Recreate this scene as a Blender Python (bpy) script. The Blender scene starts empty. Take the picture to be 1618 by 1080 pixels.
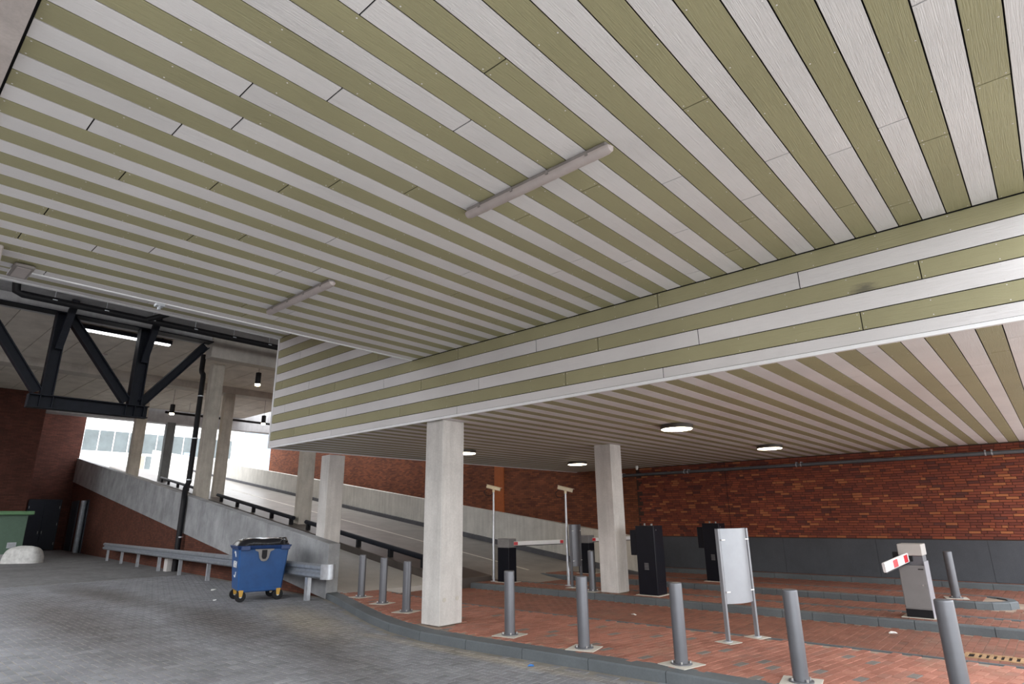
import bpy, bmesh, math, random
from mathutils import Vector, Matrix
random.seed(7)
S = bpy.context.scene
COL = S.collection
# ------------------------------------------------------------------ camera, sky, exposure
R = ((0.74611374, 0.66571405, -0.0117941), (-0.19628646, 0.20299693, -0.95930385), (-0.63622788, 0.7180648, 0.28212945))
CAM = Vector((0, 0, 1.75))
FPX = 941.88
cd = bpy.data.cameras.new('camera'); cam = bpy.data.objects.new('camera', cd); COL.objects.link(cam)
m = Matrix.Identity(4)
for i in range(3):
    m[i][0] = R[0][i]; m[i][1] = -R[1][i]; m[i][2] = -R[2][i]; m[i][3] = CAM[i]
cam.matrix_world = m
cd.sensor_width = 36; cd.sensor_fit = 'HORIZONTAL'; cd.lens = FPX / 1618 * 36; cd.clip_start = .05; cd.clip_end = 1000
S.camera = cam
w = bpy.data.worlds.new('overcast_sky'); S.world = w; w.use_nodes = True
bg = w.node_tree.nodes['Background']; bg.inputs[1].default_value = 1.0
# overcast sky: the horizon has about a third of the zenith's brightness, all the way round
_n = w.node_tree.nodes; _l = w.node_tree.links
_tc = _n.new('ShaderNodeTexCoord'); _sx = _n.new('ShaderNodeSeparateXYZ'); _l.new(_tc.outputs['Generated'], _sx.inputs[0])
_rp = _n.new('ShaderNodeValToRGB'); _l.new(_sx.outputs[2], _rp.inputs[0]); _l.new(_rp.outputs[0], bg.inputs[0])
_rp.color_ramp.elements[0].position = 0; _rp.color_ramp.elements[0].color = (.68, .69, .70, 1)
_rp.color_ramp.elements[1].position = 1; _rp.color_ramp.elements[1].color = (.98, 1.0, 1.04, 1)
S.view_settings.view_transform = 'Standard'; S.view_settings.look = 'None'; S.view_settings.gamma = 1
S.view_settings.use_curve_mapping = False; S.view_settings.exposure = 2.52
S.cycles.max_bounces = 12; S.cycles.diffuse_bounces = 8

def seen(x, y, z, mg=80):            # is a point inside (or close to) the photographed field
    d = Vector((x, y, z)) - CAM
    c = [sum(R[i][j] * d[j] for j in range(3)) for i in range(3)]
    if c[2] < .3: return False
    u = c[0] / c[2] * FPX + 809; v = c[1] / c[2] * FPX + 540
    return -mg < u < 1618 + mg and -mg < v < 1080 + mg
def dist(x, y, z): return (Vector((x, y, z)) - CAM).length

# ------------------------------------------------------------------ materials
def new_mat(name):
    mt = bpy.data.materials.new(name); mt.use_nodes = True
    return mt, mt.node_tree.nodes, mt.node_tree.links, mt.node_tree.nodes['Principled BSDF']
def mixc(N, L, fac, a, b, mode='MIX'):
    n = N.new('ShaderNodeMix'); n.data_type = 'RGBA'; n.blend_type = mode
    for sock, val in ((n.inputs[0], fac), (n.inputs[6], a), (n.inputs[7], b)):
        if hasattr(val, 'links') or isinstance(val, bpy.types.NodeSocket): L.new(val, sock)
        elif isinstance(val, (int, float)): sock.default_value = val
        else: sock.default_value = (*val, 1)
    return n.outputs[2]
def pos(N, L, scale=(1, 1, 1), obj=False):
    if obj: o = N.new('ShaderNodeTexCoord').outputs['Object']
    else: o = N.new('ShaderNodeNewGeometry').outputs['Position']
    mp = N.new('ShaderNodeMapping'); mp.inputs['Scale'].default_value = scale; L.new(o, mp.inputs[0]); return mp.outputs[0]
def noise(N, L, vec, sc, det=4, rough=.6, dist_=0):
    n = N.new('ShaderNodeTexNoise'); n.inputs['Scale'].default_value = sc; n.inputs['Detail'].default_value = det
    n.inputs['Roughness'].default_value = rough; n.inputs['Distortion'].default_value = dist_; L.new(vec, n.inputs['Vector']); return n.outputs['Fac']
def ramp(N, L, fac, stops):
    if stops[-1][0] > 1:
        h = N.new('ShaderNodeMath'); h.operation = 'MULTIPLY'; h.inputs[1].default_value = .5; L.new(fac, h.inputs[0]); fac = h.outputs[0]
        stops = [(p * .5, c) for p, c in stops]
    r = N.new('ShaderNodeValToRGB'); L.new(fac, r.inputs[0]); e = r.color_ramp.elements
    while len(e) < len(stops): e.new(.5)
    for k, (p, c) in enumerate(stops):
        e[k].position = p; e[k].color = (*c, 1) if not isinstance(c, (int, float)) else (c, c, c, 1)
    return r.outputs[0]
def bump(N, L, P, h, s, d=.01):
    b = N.new('ShaderNodeBump'); b.inputs['Strength'].default_value = s; b.inputs['Distance'].default_value = d
    L.new(h, b.inputs['Height']); L.new(b.outputs[0], P.inputs['Normal'])

def simple(name, col, rough=.5, metal=0, var=.12, sc=6, bmp=0, spec=.5):
    mt, N, L, P = new_mat(name)
    f = noise(N, L, pos(N, L, obj=True), sc)
    c = ramp(N, L, f, [(.3, tuple(x * (1 - var) for x in col)), (.7, tuple(min(1, x * (1 + var)) for x in col))])
    L.new(c, P.inputs['Base Color']); P.inputs['Roughness'].default_value = rough; P.inputs['Metallic'].default_value = metal
    P.inputs['Specular IOR Level'].default_value = spec
    if bmp: bump(N, L, P, noise(N, L, pos(N, L, obj=True), sc * 12), bmp)
    return mt
def emis(name, col, st):
    mt, N, L, P = new_mat(name); P.inputs['Base Color'].default_value = (*col, 1)
    P.inputs['Emission Color'].default_value = (*col, 1); P.inputs['Emission Strength'].default_value = st; return mt
def board_mat(name, col, scale, stain=None):
    mt, N, L, P = new_mat(name)
    p = pos(N, L, scale)
    g = noise(N, L, p, 1.0, 2, .5, 2.0)
    dirt = noise(N, L, pos(N, L), .9, 5)
    c = ramp(N, L, dirt, [(.3, tuple(x * .93 for x in col)), (.7, tuple(x * 1.05 for x in col))])
    oi = N.new('ShaderNodeObjectInfo')
    c = mixc(N, L, 1.0, c, ramp(N, L, oi.outputs['Random'], [(0, .95), (1, 1.04)]), 'MULTIPLY')
    if stain:
        q = N.new('ShaderNodeMapping'); q.vector_type = 'POINT'; L.new(N.new('ShaderNodeNewGeometry').outputs['Position'], q.inputs[0])
        q.inputs['Location'].default_value = [-stain[0][i] * stain[1][i] for i in range(3)]; q.inputs['Scale'].default_value = stain[1]
        ln = N.new('ShaderNodeVectorMath'); ln.operation = 'LENGTH'; L.new(q.outputs[0], ln.inputs[0])
        n2 = noise(N, L, pos(N, L, (9, 9, 30)), 1.5, 4)
        ad = N.new('ShaderNodeMath'); ad.operation = 'ADD'; L.new(ln.outputs['Value'], ad.inputs[0]); L.new(n2, ad.inputs[1])
        c = mixc(N, L, ramp(N, L, ad.outputs[0], [(.7, .7), (1.4, 0)]), c, (.09, .085, .08))
    L.new(c, P.inputs['Base Color']); P.inputs['Roughness'].default_value = .55; P.inputs['Specular IOR Level'].default_value = .3
    bump(N, L, P, g, .8, .006)
    return mt
def concrete(name, col, rough=.75, streak=1.0, var=.22, seam=None):
    mt, N, L, P = new_mat(name)
    a = noise(N, L, pos(N, L), 1.3, 6, .65)
    b = noise(N, L, pos(N, L, (7, 7, .7)), 1.0, 4, .6)
    c = ramp(N, L, a, [(.3, tuple(x * (1 - var) for x in col)), (.7, tuple(x * (1 + var * .6) for x in col))])
    if streak: c = mixc(N, L, .6 * streak, c, ramp(N, L, b, [(.35, .78), (.62, 1.05)]), 'MULTIPLY')
    f = noise(N, L, pos(N, L), 40, 3)
    c = mixc(N, L, .5, c, ramp(N, L, f, [(.35, .85), (.65, 1.05)]), 'MULTIPLY')
    L.new(c, P.inputs['Base Color']); P.inputs['Roughness'].default_value = rough; P.inputs['Specular IOR Level'].default_value = .3
    bump(N, L, P, f, .12, .004)
    return mt
def piece_mat(name, stops, stains=(), rough=.75, scale_n=1.2, patch=None, pcol=None):
    """bricks and pavers: colour per piece, plus worn patches that lie on the ground"""
    mt, N, L, P = new_mat(name)
    gi = N.new('ShaderNodeNewGeometry').outputs['Random Per Island']; oi = N.new('ShaderNodeObjectInfo').outputs['Random']
    a = N.new('ShaderNodeMath'); a.operation = 'ADD'; L.new(gi, a.inputs[0]); L.new(oi, a.inputs[1])
    fr = N.new('ShaderNodeMath'); fr.operation = 'FRACT'; L.new(a.outputs[0], fr.inputs[0])
    c = ramp(N, L, fr.outputs[0], stops)
    c = mixc(N, L, .8, c, ramp(N, L, noise(N, L, pos(N, L), scale_n, 5, .7), [(.3, .72), (.7, 1.15)]), 'MULTIPLY')
    c = mixc(N, L, .6, c, ramp(N, L, noise(N, L, pos(N, L), 60, 3), [(.3, .8), (.7, 1.15)]), 'MULTIPLY')
    for (cx, cy, rx, ry, rot, k) in stains:
        q = N.new('ShaderNodeMapping'); q.vector_type = 'TEXTURE'; L.new(N.new('ShaderNodeNewGeometry').outputs['Position'], q.inputs[0])
        q.inputs['Location'].default_value = (cx, cy, 0); q.inputs['Rotation'].default_value = (0, 0, rot); q.inputs['Scale'].default_value = (rx, ry, 100)
        ln = N.new('ShaderNodeVectorMath'); ln.operation = 'LENGTH'; L.new(q.outputs[0], ln.inputs[0])
        ad = N.new('ShaderNodeMath'); ad.operation = 'ADD'; L.new(ln.outputs['Value'], ad.inputs[0]); L.new(noise(N, L, pos(N, L), 1.5, 5, .7), ad.inputs[1])
        c = mixc(N, L, ramp(N, L, ad.outputs[0], [(.8, .9), (1.75, 0)]), c, mixc(N, L, 1.0, c, k, 'MULTIPLY'))
    if patch:
        c = mixc(N, L, ramp(N, L, noise(N, L, pos(N, L), patch, 5, .7, .5), [(.55, 0), (.72, .55)]), c, pcol)
    L.new(c, P.inputs['Base Color']); P.inputs['Roughness'].default_value = rough; P.inputs['Specular IOR Level'].default_value = .35
    bump(N, L, P, noise(N, L, pos(N, L), 90, 3), .2, .003)
    return mt
def brick_tex(name, c1, c2, mortar, bw, bh, axis, rough=.85, bias=0):
    mt, N, L, P = new_mat(name)
    g = N.new('ShaderNodeNewGeometry').outputs['Position']
    s = N.new('ShaderNodeSeparateXYZ'); L.new(g, s.inputs[0]); cmb = N.new('ShaderNodeCombineXYZ')
    L.new(s.outputs[axis[0]], cmb.inputs[0]); L.new(s.outputs[axis[1]], cmb.inputs[1])
    b = N.new('ShaderNodeTexBrick'); L.new(cmb.outputs[0], b.inputs['Vector'])
    b.inputs['Color1'].default_value = (*c1, 1); b.inputs['Color2'].default_value = (*c2, 1); b.inputs['Mortar'].default_value = (*mortar, 1)
    b.inputs['Scale'].default_value = 1; b.inputs['Mortar Size'].default_value = .006; b.inputs['Brick Width'].default_value = bw
    b.inputs['Row Height'].default_value = bh; b.inputs['Bias'].default_value = bias
    c = mixc(N, L, .8, b.outputs['Color'], ramp(N, L, noise(N, L, cmb.outputs[0], .8, 6, .7), [(.3, .7), (.7, 1.2)]), 'MULTIPLY')
    L.new(c, P.inputs['Base Color']); P.inputs['Roughness'].default_value = rough; P.inputs['Specular IOR Level'].default_value = .2
    iv = N.new('ShaderNodeMath'); iv.operation = 'SUBTRACT'; iv.inputs[0].default_value = 1; L.new(b.outputs['Fac'], iv.inputs[1])
    bump(N, L, P, iv.outputs[0], .5, .006)
    return mt

WHITE = (.73, .715, .72); GREEN = (.355, .335, .20)
M = {}
M['wy'] = board_mat('white_board_y', WHITE, (105, 2.6, 55)); M['gy'] = board_mat('olive_board_y', GREEN, (105, 2.6, 55))
M['wx'] = board_mat('white_board_x', WHITE, (2.6, 55, 105)); 
M['gx'] = board_mat('olive_board_x', GREEN, (2.6, 55, 105), stain=((-1.10, 6.77, 3.97), (5.5, 1, 9)))
M['gap'] = simple('black_backing', (.012, .012, .014), .9)
M['rivet_w'] = simple('pale_rivet', (.7, .68, .68), .35); M['trim'] = simple('white_trim', (.82, .83, .85), .35, var=.04)
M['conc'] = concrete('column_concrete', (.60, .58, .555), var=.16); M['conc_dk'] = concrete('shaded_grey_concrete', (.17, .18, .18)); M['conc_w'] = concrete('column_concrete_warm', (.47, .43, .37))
M['conc_par'] = concrete('parapet_concrete', (.36, .37, .38), streak=.7, var=.35); M['conc_far'] = concrete('far_parapet_concrete', (.62, .60, .55), var=.15)
M['conc_deck'] = concrete('deck_concrete', (.60, .56, .50), streak=0, var=.18); M['conc_beam'] = concrete('beam_concrete', (.46, .43, .39), streak=.4)
M['conc_beam2'] = concrete('grey_beam_concrete', (.42, .42, .43), streak=.6)
M['conc_pink'] = concrete('edge_beam_concrete', (.5, .45, .43), streak=0, var=.3)
M['ramp'] = concrete('ramp_surface', (.29, .27, .245), rough=.38, streak=0, var=.25); M['ramp_near'] = concrete('walkway_surface', (.46, .44, .41), streak=0, var=.12)
M['strip'] = concrete('dark_strip_surface', (.085, .07, .062), rough=.45, streak=0, var=.3)
M['footing'] = concrete('pale_footing', (.55, .52, .46), streak=0, var=.12)
M['kerb'] = concrete('kerb_stone', (.115, .13, .14), streak=0, var=.2, rough=.65); M['kerb_dark'] = concrete('dark_kerb', (.10, .10, .11), streak=0, var=.25)
M['panel'] = concrete('dark_wall_panel', (.075, .082, .095), streak=.3, var=.16, rough=.6)
M['sand'] = concrete('joint_sand', (.27, .25, .215), streak=0, var=.35); M['redsand'] = concrete('red_joint_sand', (.36, .28, .22), streak=0, var=.3)
gst = [(0, (.20, .20, .215)), (.5, (.235, .24, .255)), (.8, (.18, .185, .195)), (1, (.27, .275, .29))]
DK = (.52, .47, .43); stn = [(-14.5, 3.6, 5.5, .9, -.05, DK), (-11.8, 5.3, 3.2, .7, -.15, DK), (-7.9, 5.1, 2.3, .55, -.3, (.6, .57, .54)), (-18.5, 5.2, 4.0, .7, .0, DK), (-10.6, 6.3, 2.6, .55, -.28, (1.35, 1.2, .95)), (-6.2, 6.2, 2.6, .16, .0, (1.4, 1.25, 1.0))]
M['paver'] = piece_mat('grey_paver', gst, stn)
M['road'] = brick_tex('far_grey_paving', (.185, .185, .19), (.225, .225, .23), (.15, .145, .135), .21, .105, (0, 1))
M['asph'] = concrete('worn_asphalt', (.09, .09, .09), streak=0)
M['yard'] = concrete('open_yard_paving', (.5, .49, .48), streak=0); M['yard2'] = concrete('front_yard_paving', (.26, .255, .25), streak=0)
rst = [(0, (.36, .15, .105)), (.35, (.32, .13, .09)), (.6, (.40, .175, .125)), (.8, (.32, .15, .11)), (.965, (.19, .17, .155)), (1, (.2, .18, .17))]
M['redbrick'] = piece_mat('red_paving_brick', rst, patch=1.1, pcol=(.30, .20, .14)); 
M['lanebrick'] = piece_mat('worn_lane_brick', [(0, (.215, .088, .06)), (.6, (.26, .11, .075)), (1, (.18, .085, .06))], patch=.9, pcol=(.20, .14, .105))
M['wallbrick'] = piece_mat('facing_brick', [(0, (.24, .062, .036)), (.35, (.17, .045, .03)), (.55, (.28, .075, .038)), (.72, (.40, .14, .058)), (.82, (.20, .055, .035)), (.93, (.12, .04, .032)), (1, (.36, .105, .045))], rough=.85, scale_n=.5)
for e in [n for n in M['wallbrick'].node_tree.nodes if n.type == 'VALTORGB'][:1]: e.color_ramp.interpolation = 'CONSTANT'
for e in [n for n in M['redbrick'].node_tree.nodes if n.type == 'VALTORGB'][:1]: e.color_ramp.interpolation = 'CONSTANT'
M['mortar'] = simple('dark_mortar', (.055, .03, .022), .9)
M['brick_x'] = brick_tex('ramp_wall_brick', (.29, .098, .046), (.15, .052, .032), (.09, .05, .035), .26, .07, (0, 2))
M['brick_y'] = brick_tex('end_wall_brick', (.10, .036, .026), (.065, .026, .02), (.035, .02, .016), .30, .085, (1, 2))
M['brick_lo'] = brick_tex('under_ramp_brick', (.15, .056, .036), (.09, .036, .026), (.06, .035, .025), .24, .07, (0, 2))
M['steel_grey'] = simple('grey_powder_coated_steel', (.145, .15, .165), .4, .5, var=.05)
M['galv'] = simple('galvanised_steel', (.34, .37, .41), .42, .5, var=.18, sc=9); M['galv_l'] = simple('bright_galvanised_steel', (.55, .58, .62), .35, .6, var=.15)
M['galv_post'] = simple('sign_post_grey', (.25, .26, .28), .4, .4, var=.05); M['bolt'] = simple('bolt_steel', (.6, .6, .6), .3, .9)
M['black'] = simple('black_coated_steel', (.005, .006, .011), .3, .0, var=.2, spec=.3); M['black_m'] = simple('black_plastic', (.008, .008, .010), .5, spec=.25)
M['navy'] = simple('dark_truss_paint', (.008, .010, .016), .55, var=.2, spec=.2); M['hood'] = simple('grey_hood', (.20, .20, .205), .4)
M['cab'] = simple('barrier_cabinet_grey', (.19, .185, .185), .4, var=.05); M['cab_side'] = simple('cabinet_side_grey', (.30, .30, .33), .35)
M['cab_top'] = simple('barrier_hood_beige', (.42, .40, .38), .45, var=.05)
M['white'] = simple('white_paint', (.8, .8, .8), .4, var=.04); M['red'] = simple('red_reflective', (.55, .02, .03), .35)
M['signpanel'] = simple('silver_sign_panel', (.33, .35, .38), .4, .3, var=.04); M['blue'] = simple('blue_plastic', (.018, .082, .25), .38, var=.12)
M['blue_d'] = simple('dark_blue_rim', (.015, .045, .15), .4); M['yellow'] = simple('yellow_castor', (.62, .36, .06), .45); M['greyplate'] = simple('grey_lock_plate', (.22, .21, .20), .4)
M['bag'] = simple('black_plastic_lid', (.015, .015, .018), .18, var=.2, sc=12); M['cream'] = simple('cream_camera', (.75, .66, .48), .4)
M['lampgrey'] = simple('grey_lamp_diffuser', (.42, .37, .36), .35, var=.1); M['lampbase'] = simple('grey_lamp_base', (.24, .22, .21), .5)
M['brown'] = simple('dark_lamp_rim', (.05, .04, .03), .4); M['glow'] = emis('warm_lamp_light', (1, .84, .62), 5.0); M['glow_p'] = emis('pendant_light', (1, .72, .36), 9.0)
M['tube'] = emis('sky_gap_glow', (.95, .97, 1), 1.0)  # emission imitates daylight through a gap in the deck
M['pipe'] = simple('grey_pipe', (.12, .13, .145), .4, .2); M['gr_dark'] = simple('kiosk_green', (.10, .17, .12), .5, var=.08); M['gr_lid'] = simple('kiosk_lid_green', (.13, .27, .13), .5); M['gr_light'] = simple('kiosk_door_green', (.25, .31, .22), .5)
M['yel'] = simple('warning_yellow', (.8, .45, .03), .5); M['boulder'] = simple('white_painted_stone', (.62, .62, .60), .7, var=.2, bmp=.3); M['door'] = simple('dark_door', (.012, .016, .028), .4)
M['orange'] = simple('rust_orange_panel', (.40, .10, .02), .6); M['rust'] = simple('rusty_grate', (.33, .20, .10), .7, var=.3)
M['bwall'] = simple('pale_facade', (.75, .75, .74), .7, var=.03); M['bglass'] = simple('facade_glass', (.10, .12, .125), .5, var=.25, sc=.5); M['bblue'] = simple('blue_tower_cladding', (.24, .31, .39), .5, var=.05)
M['bbrown'] = simple('brown_curtain', (.35, .27, .2), .7); M['paper'] = simple('white_paper', (.8, .8, .78), .8); M['bluep'] = simple('blue_paper', (.05, .22, .6), .6)
M['line'] = simple('white_road_line', (.8, .78, .7), .7); M['ink'] = simple('dark_lettering', (.05, .05, .06), .6)

# ------------------------------------------------------------------ mesh builder
class MB:
    def __init__(s): s.v = []; s.f = []
    def add(s, vs, fs):
        o = len(s.v); s.v += [tuple(p) for p in vs]; s.f += [tuple(i + o for i in f) for f in fs]; return s
    def box(s, x0, x1, y0, y1, z0, z1, mx=None):
        vs = [(x, y, z) for z in (z0, z1) for (x, y) in ((x0, y0), (x1, y0), (x1, y1), (x0, y1))]
        if mx is not None: vs = [mx @ Vector(p) for p in vs]
        return s.add(vs, [(3, 2, 1, 0), (4, 5, 6, 7), (0, 1, 5, 4), (1, 2, 6, 5), (2, 3, 7, 6), (3, 0, 4, 7)])
    def cyl(s, p0, p1, r0, r1=None, n=16, caps=True):
        r1 = r0 if r1 is None else r1
        p0 = Vector(p0); p1 = Vector(p1); d = (p1 - p0).normalized(); a = d.orthogonal().normalized(); b = d.cross(a)
        vs = []
        for p, r in ((p0, r0), (p1, r1)):
            for i in range(n):
                t = 2 * math.pi * i / n; vs.append(p + r * (math.cos(t) * a + math.sin(t) * b))
        fs = [(i, (i + 1) % n, n + (i + 1) % n, n + i) for i in range(n)]
        if caps: fs += [tuple(range(n - 1, -1, -1)), tuple(range(n, 2 * n))]
        return s.add(vs, fs)
    def tube(s, pts, r, n=10):
        pts = [Vector(p) for p in pts]; rings = []
        a = None
        for i, p in enumerate(pts):
            d = (pts[min(i + 1, len(pts) - 1)] - pts[max(i - 1, 0)]).normalized()
            if a is None: a = d.orthogonal().normalized()
            a = (a - d * a.dot(d)).normalized(); b = d.cross(a)
            rings.append([p + r * (math.cos(2 * math.pi * k / n) * a + math.sin(2 * math.pi * k / n) * b) for k in range(n)])
        vs = [q for rg in rings for q in rg]
        fs = [(i * n + k, i * n + (k + 1) % n, (i + 1) * n + (k + 1) % n, (i + 1) * n + k) for i in range(len(pts) - 1) for k in range(n)]
        fs += [tuple(range(n - 1, -1, -1)), tuple(range((len(pts) - 1) * n, len(pts) * n))]
        return s.add(vs, fs)
    def prism(s, poly, z0, z1, fn=None):
        n = len(poly); vs = [(x, y, z0) for x, y in poly] + [(x, y, z1) for x, y in poly]
        if fn: vs = [fn(*p) for p in vs]
        return s.add(vs, [tuple(range(n - 1, -1, -1)), tuple(range(n, 2 * n))] + [(i, (i + 1) % n, n + (i + 1) % n, n + i) for i in range(n)])
    def lathe(s, prof, n=24, c=(0, 0, 0)):
        vs = [(c[0] + r * math.cos(2 * math.pi * k / n), c[1] + r * math.sin(2 * math.pi * k / n), c[2] + z) for r, z in prof for k in range(n)]
        fs = [(i * n + k, i * n + (k + 1) % n, (i + 1) * n + (k + 1) % n, (i + 1) * n + k) for i in range(len(prof) - 1) for k in range(n)]
        fs += [tuple(range(n - 1, -1, -1)), tuple(range((len(prof) - 1) * n, len(prof) * n))]
        return s.add(vs, fs)
    def beam(s, p0, p1, w, h, side=(0, 0, 1), I=False):
        """bar from p0 to p1; I=True gives an I section with flanges"""
        p0 = Vector(p0); p1 = Vector(p1); d = (p1 - p0).normalized(); sd = Vector(side); sd = (sd - d * sd.dot(d)).normalized(); t = d.cross(sd)
        def bar(a0, a1, b0, b1):
            vs = [p + sd * a + t * b for p in (p0, p1) for (a, b) in ((a0, b0), (a1, b0), (a1, b1), (a0, b1))]
            s.add(vs, [(3, 2, 1, 0), (4, 5, 6, 7), (0, 1, 5, 4), (1, 2, 6, 5), (2, 3, 7, 6), (3, 0, 4, 7)])
        if not I: bar(-h / 2, h / 2, -w / 2, w / 2)
        else:
            bar(-h / 2, -h / 2 + .03, -w / 2, w / 2); bar(h / 2 - .03, h / 2, -w / 2, w / 2); bar(-h / 2, h / 2, -.012, .012)
        return s
    def mesh(s, name, mat, bevel=0, smooth=False):
        me = bpy.data.meshes.new(name); me.from_pydata(s.v, [], s.f)
        bm = bmesh.new(); bm.from_mesh(me)
        if not s.raw: bmesh.ops.recalc_face_normals(bm, faces=bm.faces)
        if bevel: bmesh.ops.bevel(bm, geom=[e for e in bm.edges if len(e.link_faces) == 2 and e.calc_face_angle(0) > .5], offset=bevel, segments=1, affect='EDGES')
        bm.to_mesh(me); bm.free()
        if smooth:
            for p in me.polygons: p.use_smooth = True
            try: me.set_sharp_from_angle(angle=math.radians(40))
            except Exception: pass
        me.materials.append(mat); return me
    raw = False
    def build(s, name, mat, parent=None, bevel=0, smooth=False, loc=None):
        o = bpy.data.objects.new(name, s.mesh(name, mat, bevel, smooth)); COL.objects.link(o)
        if parent: o.parent = parent
        if loc: o.location = loc
        return o
def tag(o, label=None, cat=None, group=None, kind=None):
    if label: o['label'] = label
    if cat: o['category'] = cat
    if group: o['group'] = group
    if kind: o['kind'] = kind
    return o
def thing(name, loc, label, cat, rz=0, group=None):
    o = bpy.data.objects.new(name, None); COL.objects.link(o); o.empty_display_size = .1
    o.location = loc; o.rotation_euler = (0, 0, rz); return tag(o, label, cat, group)
def inst(name, me, parent, loc=(0, 0, 0), rz=0):
    o = bpy.data.objects.new(name, me); COL.objects.link(o); o.parent = parent; o.location = loc
    if rz: o.rotation_euler = (0, 0, rz)
    return o
def copy_tree(o, parent=None):
    c = o.copy(); COL.objects.link(c); c.parent = parent
    for ch in list(KIDS.get(o, [])): copy_tree(ch, c)
    return c
def copy_thing(root, loc, label, group=None, rz=None):
    kids = [o for o in COL.objects if o.parent == root]
    r = root.copy(); COL.objects.link(r); r.location = loc; r['label'] = label
    if rz is not None: r.rotation_euler = (0, 0, rz)
    if group: r['group'] = group
    for k in kids:
        c = k.copy(); COL.objects.link(c); c.parent = r
        for g in [o for o in COL.objects if o.parent == k]:
            d = g.copy(); COL.objects.link(d); d.parent = c
    return r
def struct(name, mb, mat, bevel=0, label=None, cat=None):
    o = mb.build(name, mat, bevel=bevel); o['kind'] = 'structure'
    return tag(o, label, cat)

# ------------------------------------------------------------------ ramp frame: s up the ramp, v across it
TH = math.radians(4.9); RO = Vector((-13.5, 8.25, 0)); RU = Vector((-math.cos(TH), math.sin(TH), 0)); RVv = Vector((math.sin(TH), math.cos(TH), 0))
def W(s, v, z): return RO + s * RU + v * RVv + Vector((0, 0, z))
def rz_(s): return .21 + .13 * s

# ------------------------------------------------------------------ large structure
def slab(name, x0, x1, y0, y1, z0, z1, mat, label, cat): return struct(name, MB().box(x0, x1, y0, y1, z0, z1), mat, 0, label, cat)
# grey road
flo = slab('floor', -23, 4.5, .6, 8.7, -.3, -.005, M['sand'], 'grey block-paved road in front of the kerb', 'road')
slab('floor', -5, 40, -60, .6, -.3, 0, M['yard2'], 'unseen paved yard before the canopy, toned for its bounce light', 'paving')  # out of view; tone set for light bounced onto the soffit
slab('floor', -60, -5, -60, .6, -.3, 0, M['asph'], 'unseen road at the left, darkened to cut bounce light', 'road')  # out of view; dark tone weakens the bounce on the left
slab('floor', 4.5, 40, .6, 40, -.3, 0, M['yard'], 'unseen paved yard right of the canopy, kept pale for bounce light', 'paving')  # out of view; pale tone strengthens the bounce from the right
slab('floor', -51.6, -23, .6, 12.2, -.3, 0, M['road'], 'grey paved road running left to the brick wall', 'road')
slab('floor', -23, -13.4, 8.7, 9.3, -.3, -.004, M['sand'], 'strip of grey road at the foot of the ramp wall', 'road')
lan = slab('floor', -13.4, 4.5, 8.7, 19.1, -.3, -.012, M['redsand'], 'red brick lanes between the kerbed islands', 'lane')
XR = .62
# boards ---------------------------------------------------------------
BC = {}
def board_mesh(axis, ln, wd, mat, th=.009):
    k = (axis, round(ln, 3), round(wd, 3), mat.name)
    if k not in BC:
        mb = MB()
        if axis == 'y': mb.box(-wd / 2, wd / 2, 0, ln, 0, th)
        elif axis == 'x': mb.box(0, ln, 0, th, -wd / 2, wd / 2)
        BC[k] = mb.mesh('board', mat, .0012 if ln > .3 else 0)
    return BC[k]
GAP = .010
def rivet(mb, p, ax):                # low six-sided stud, pointing down (ax z) or to the front (ax y)
    r, h = .006, .0035
    ring = [(math.cos(k * math.pi / 3) * r, math.sin(k * math.pi / 3) * r) for k in range(6)]
    if ax == 'z': vs = [(p[0] + a, p[1] + b, p[2]) for a, b in ring] + [(p[0], p[1], p[2] - h)]
    else: vs = [(p[0] + a, p[1], p[2] + b) for a, b in ring] + [(p[0], p[1] - h, p[2])]
    mb.add(vs, [(k, (k + 1) % 6, 6) for k in range(6)])
def soffit_rows(parent, x_lo, x_hi, y0, y1, z, joints, rb, near=None):
    out = []
    k = math.floor((x_lo - .107) / .2)
    while .107 + .2 * k < x_hi - .01:
        a = max(x_lo, .107 + .2 * k); b = min(x_hi, .307 + .2 * k)
        if b - a > .03:
            off = joints.get(k, (hash_(k) * 3.83))
            cuts = [y0]; y = off - 3.83 * 5
            while y < y1 - .04:
                if y > y0 + .04: cuts.append(y)
                y += 3.83
            cuts.append(y1)
            for c0, c1 in zip(cuts[:-1], cuts[1:]):
                out.append(((a + b) / 2, c0 + GAP / 2, c1 - c0 - GAP, b - a - GAP, k))
        k += 1
    return out
def hash_(k): return ((k * 7919 + 104729) % 1009) / 1009.0
JOINT = {-42: 3.48, -39: 3.88, -38: .8, -37: 1.4, -36: 3.53, -35: 1.83, -34: .86, -32: 1.99, -31: 3.32, -30: 2.35, -29: 4.04, -28: 1.14, -27: 3.01, -26: 1.73, -25: .76, -24: 2.16,
         -23: 1.21, -22: 2.42, -21: 1.48, -20: 2.94, -19: 1.36, -18: 4.0, -17: 1.79, -16: 4.43, -15: 2.62, -14: 4.0, -13: 1.51, -12: 2.34, -11: 4.38, -10: 5.56, -9: 5.15, -8: 3.57,
         -7: 4.65, -6: 5.93, -5: 4.91, -4: 6.25, -2: 5.23, 0: 4.72}
ZU, ZL, ZO, YF = 4.555, 3.38, 6.07, 6.77
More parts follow.
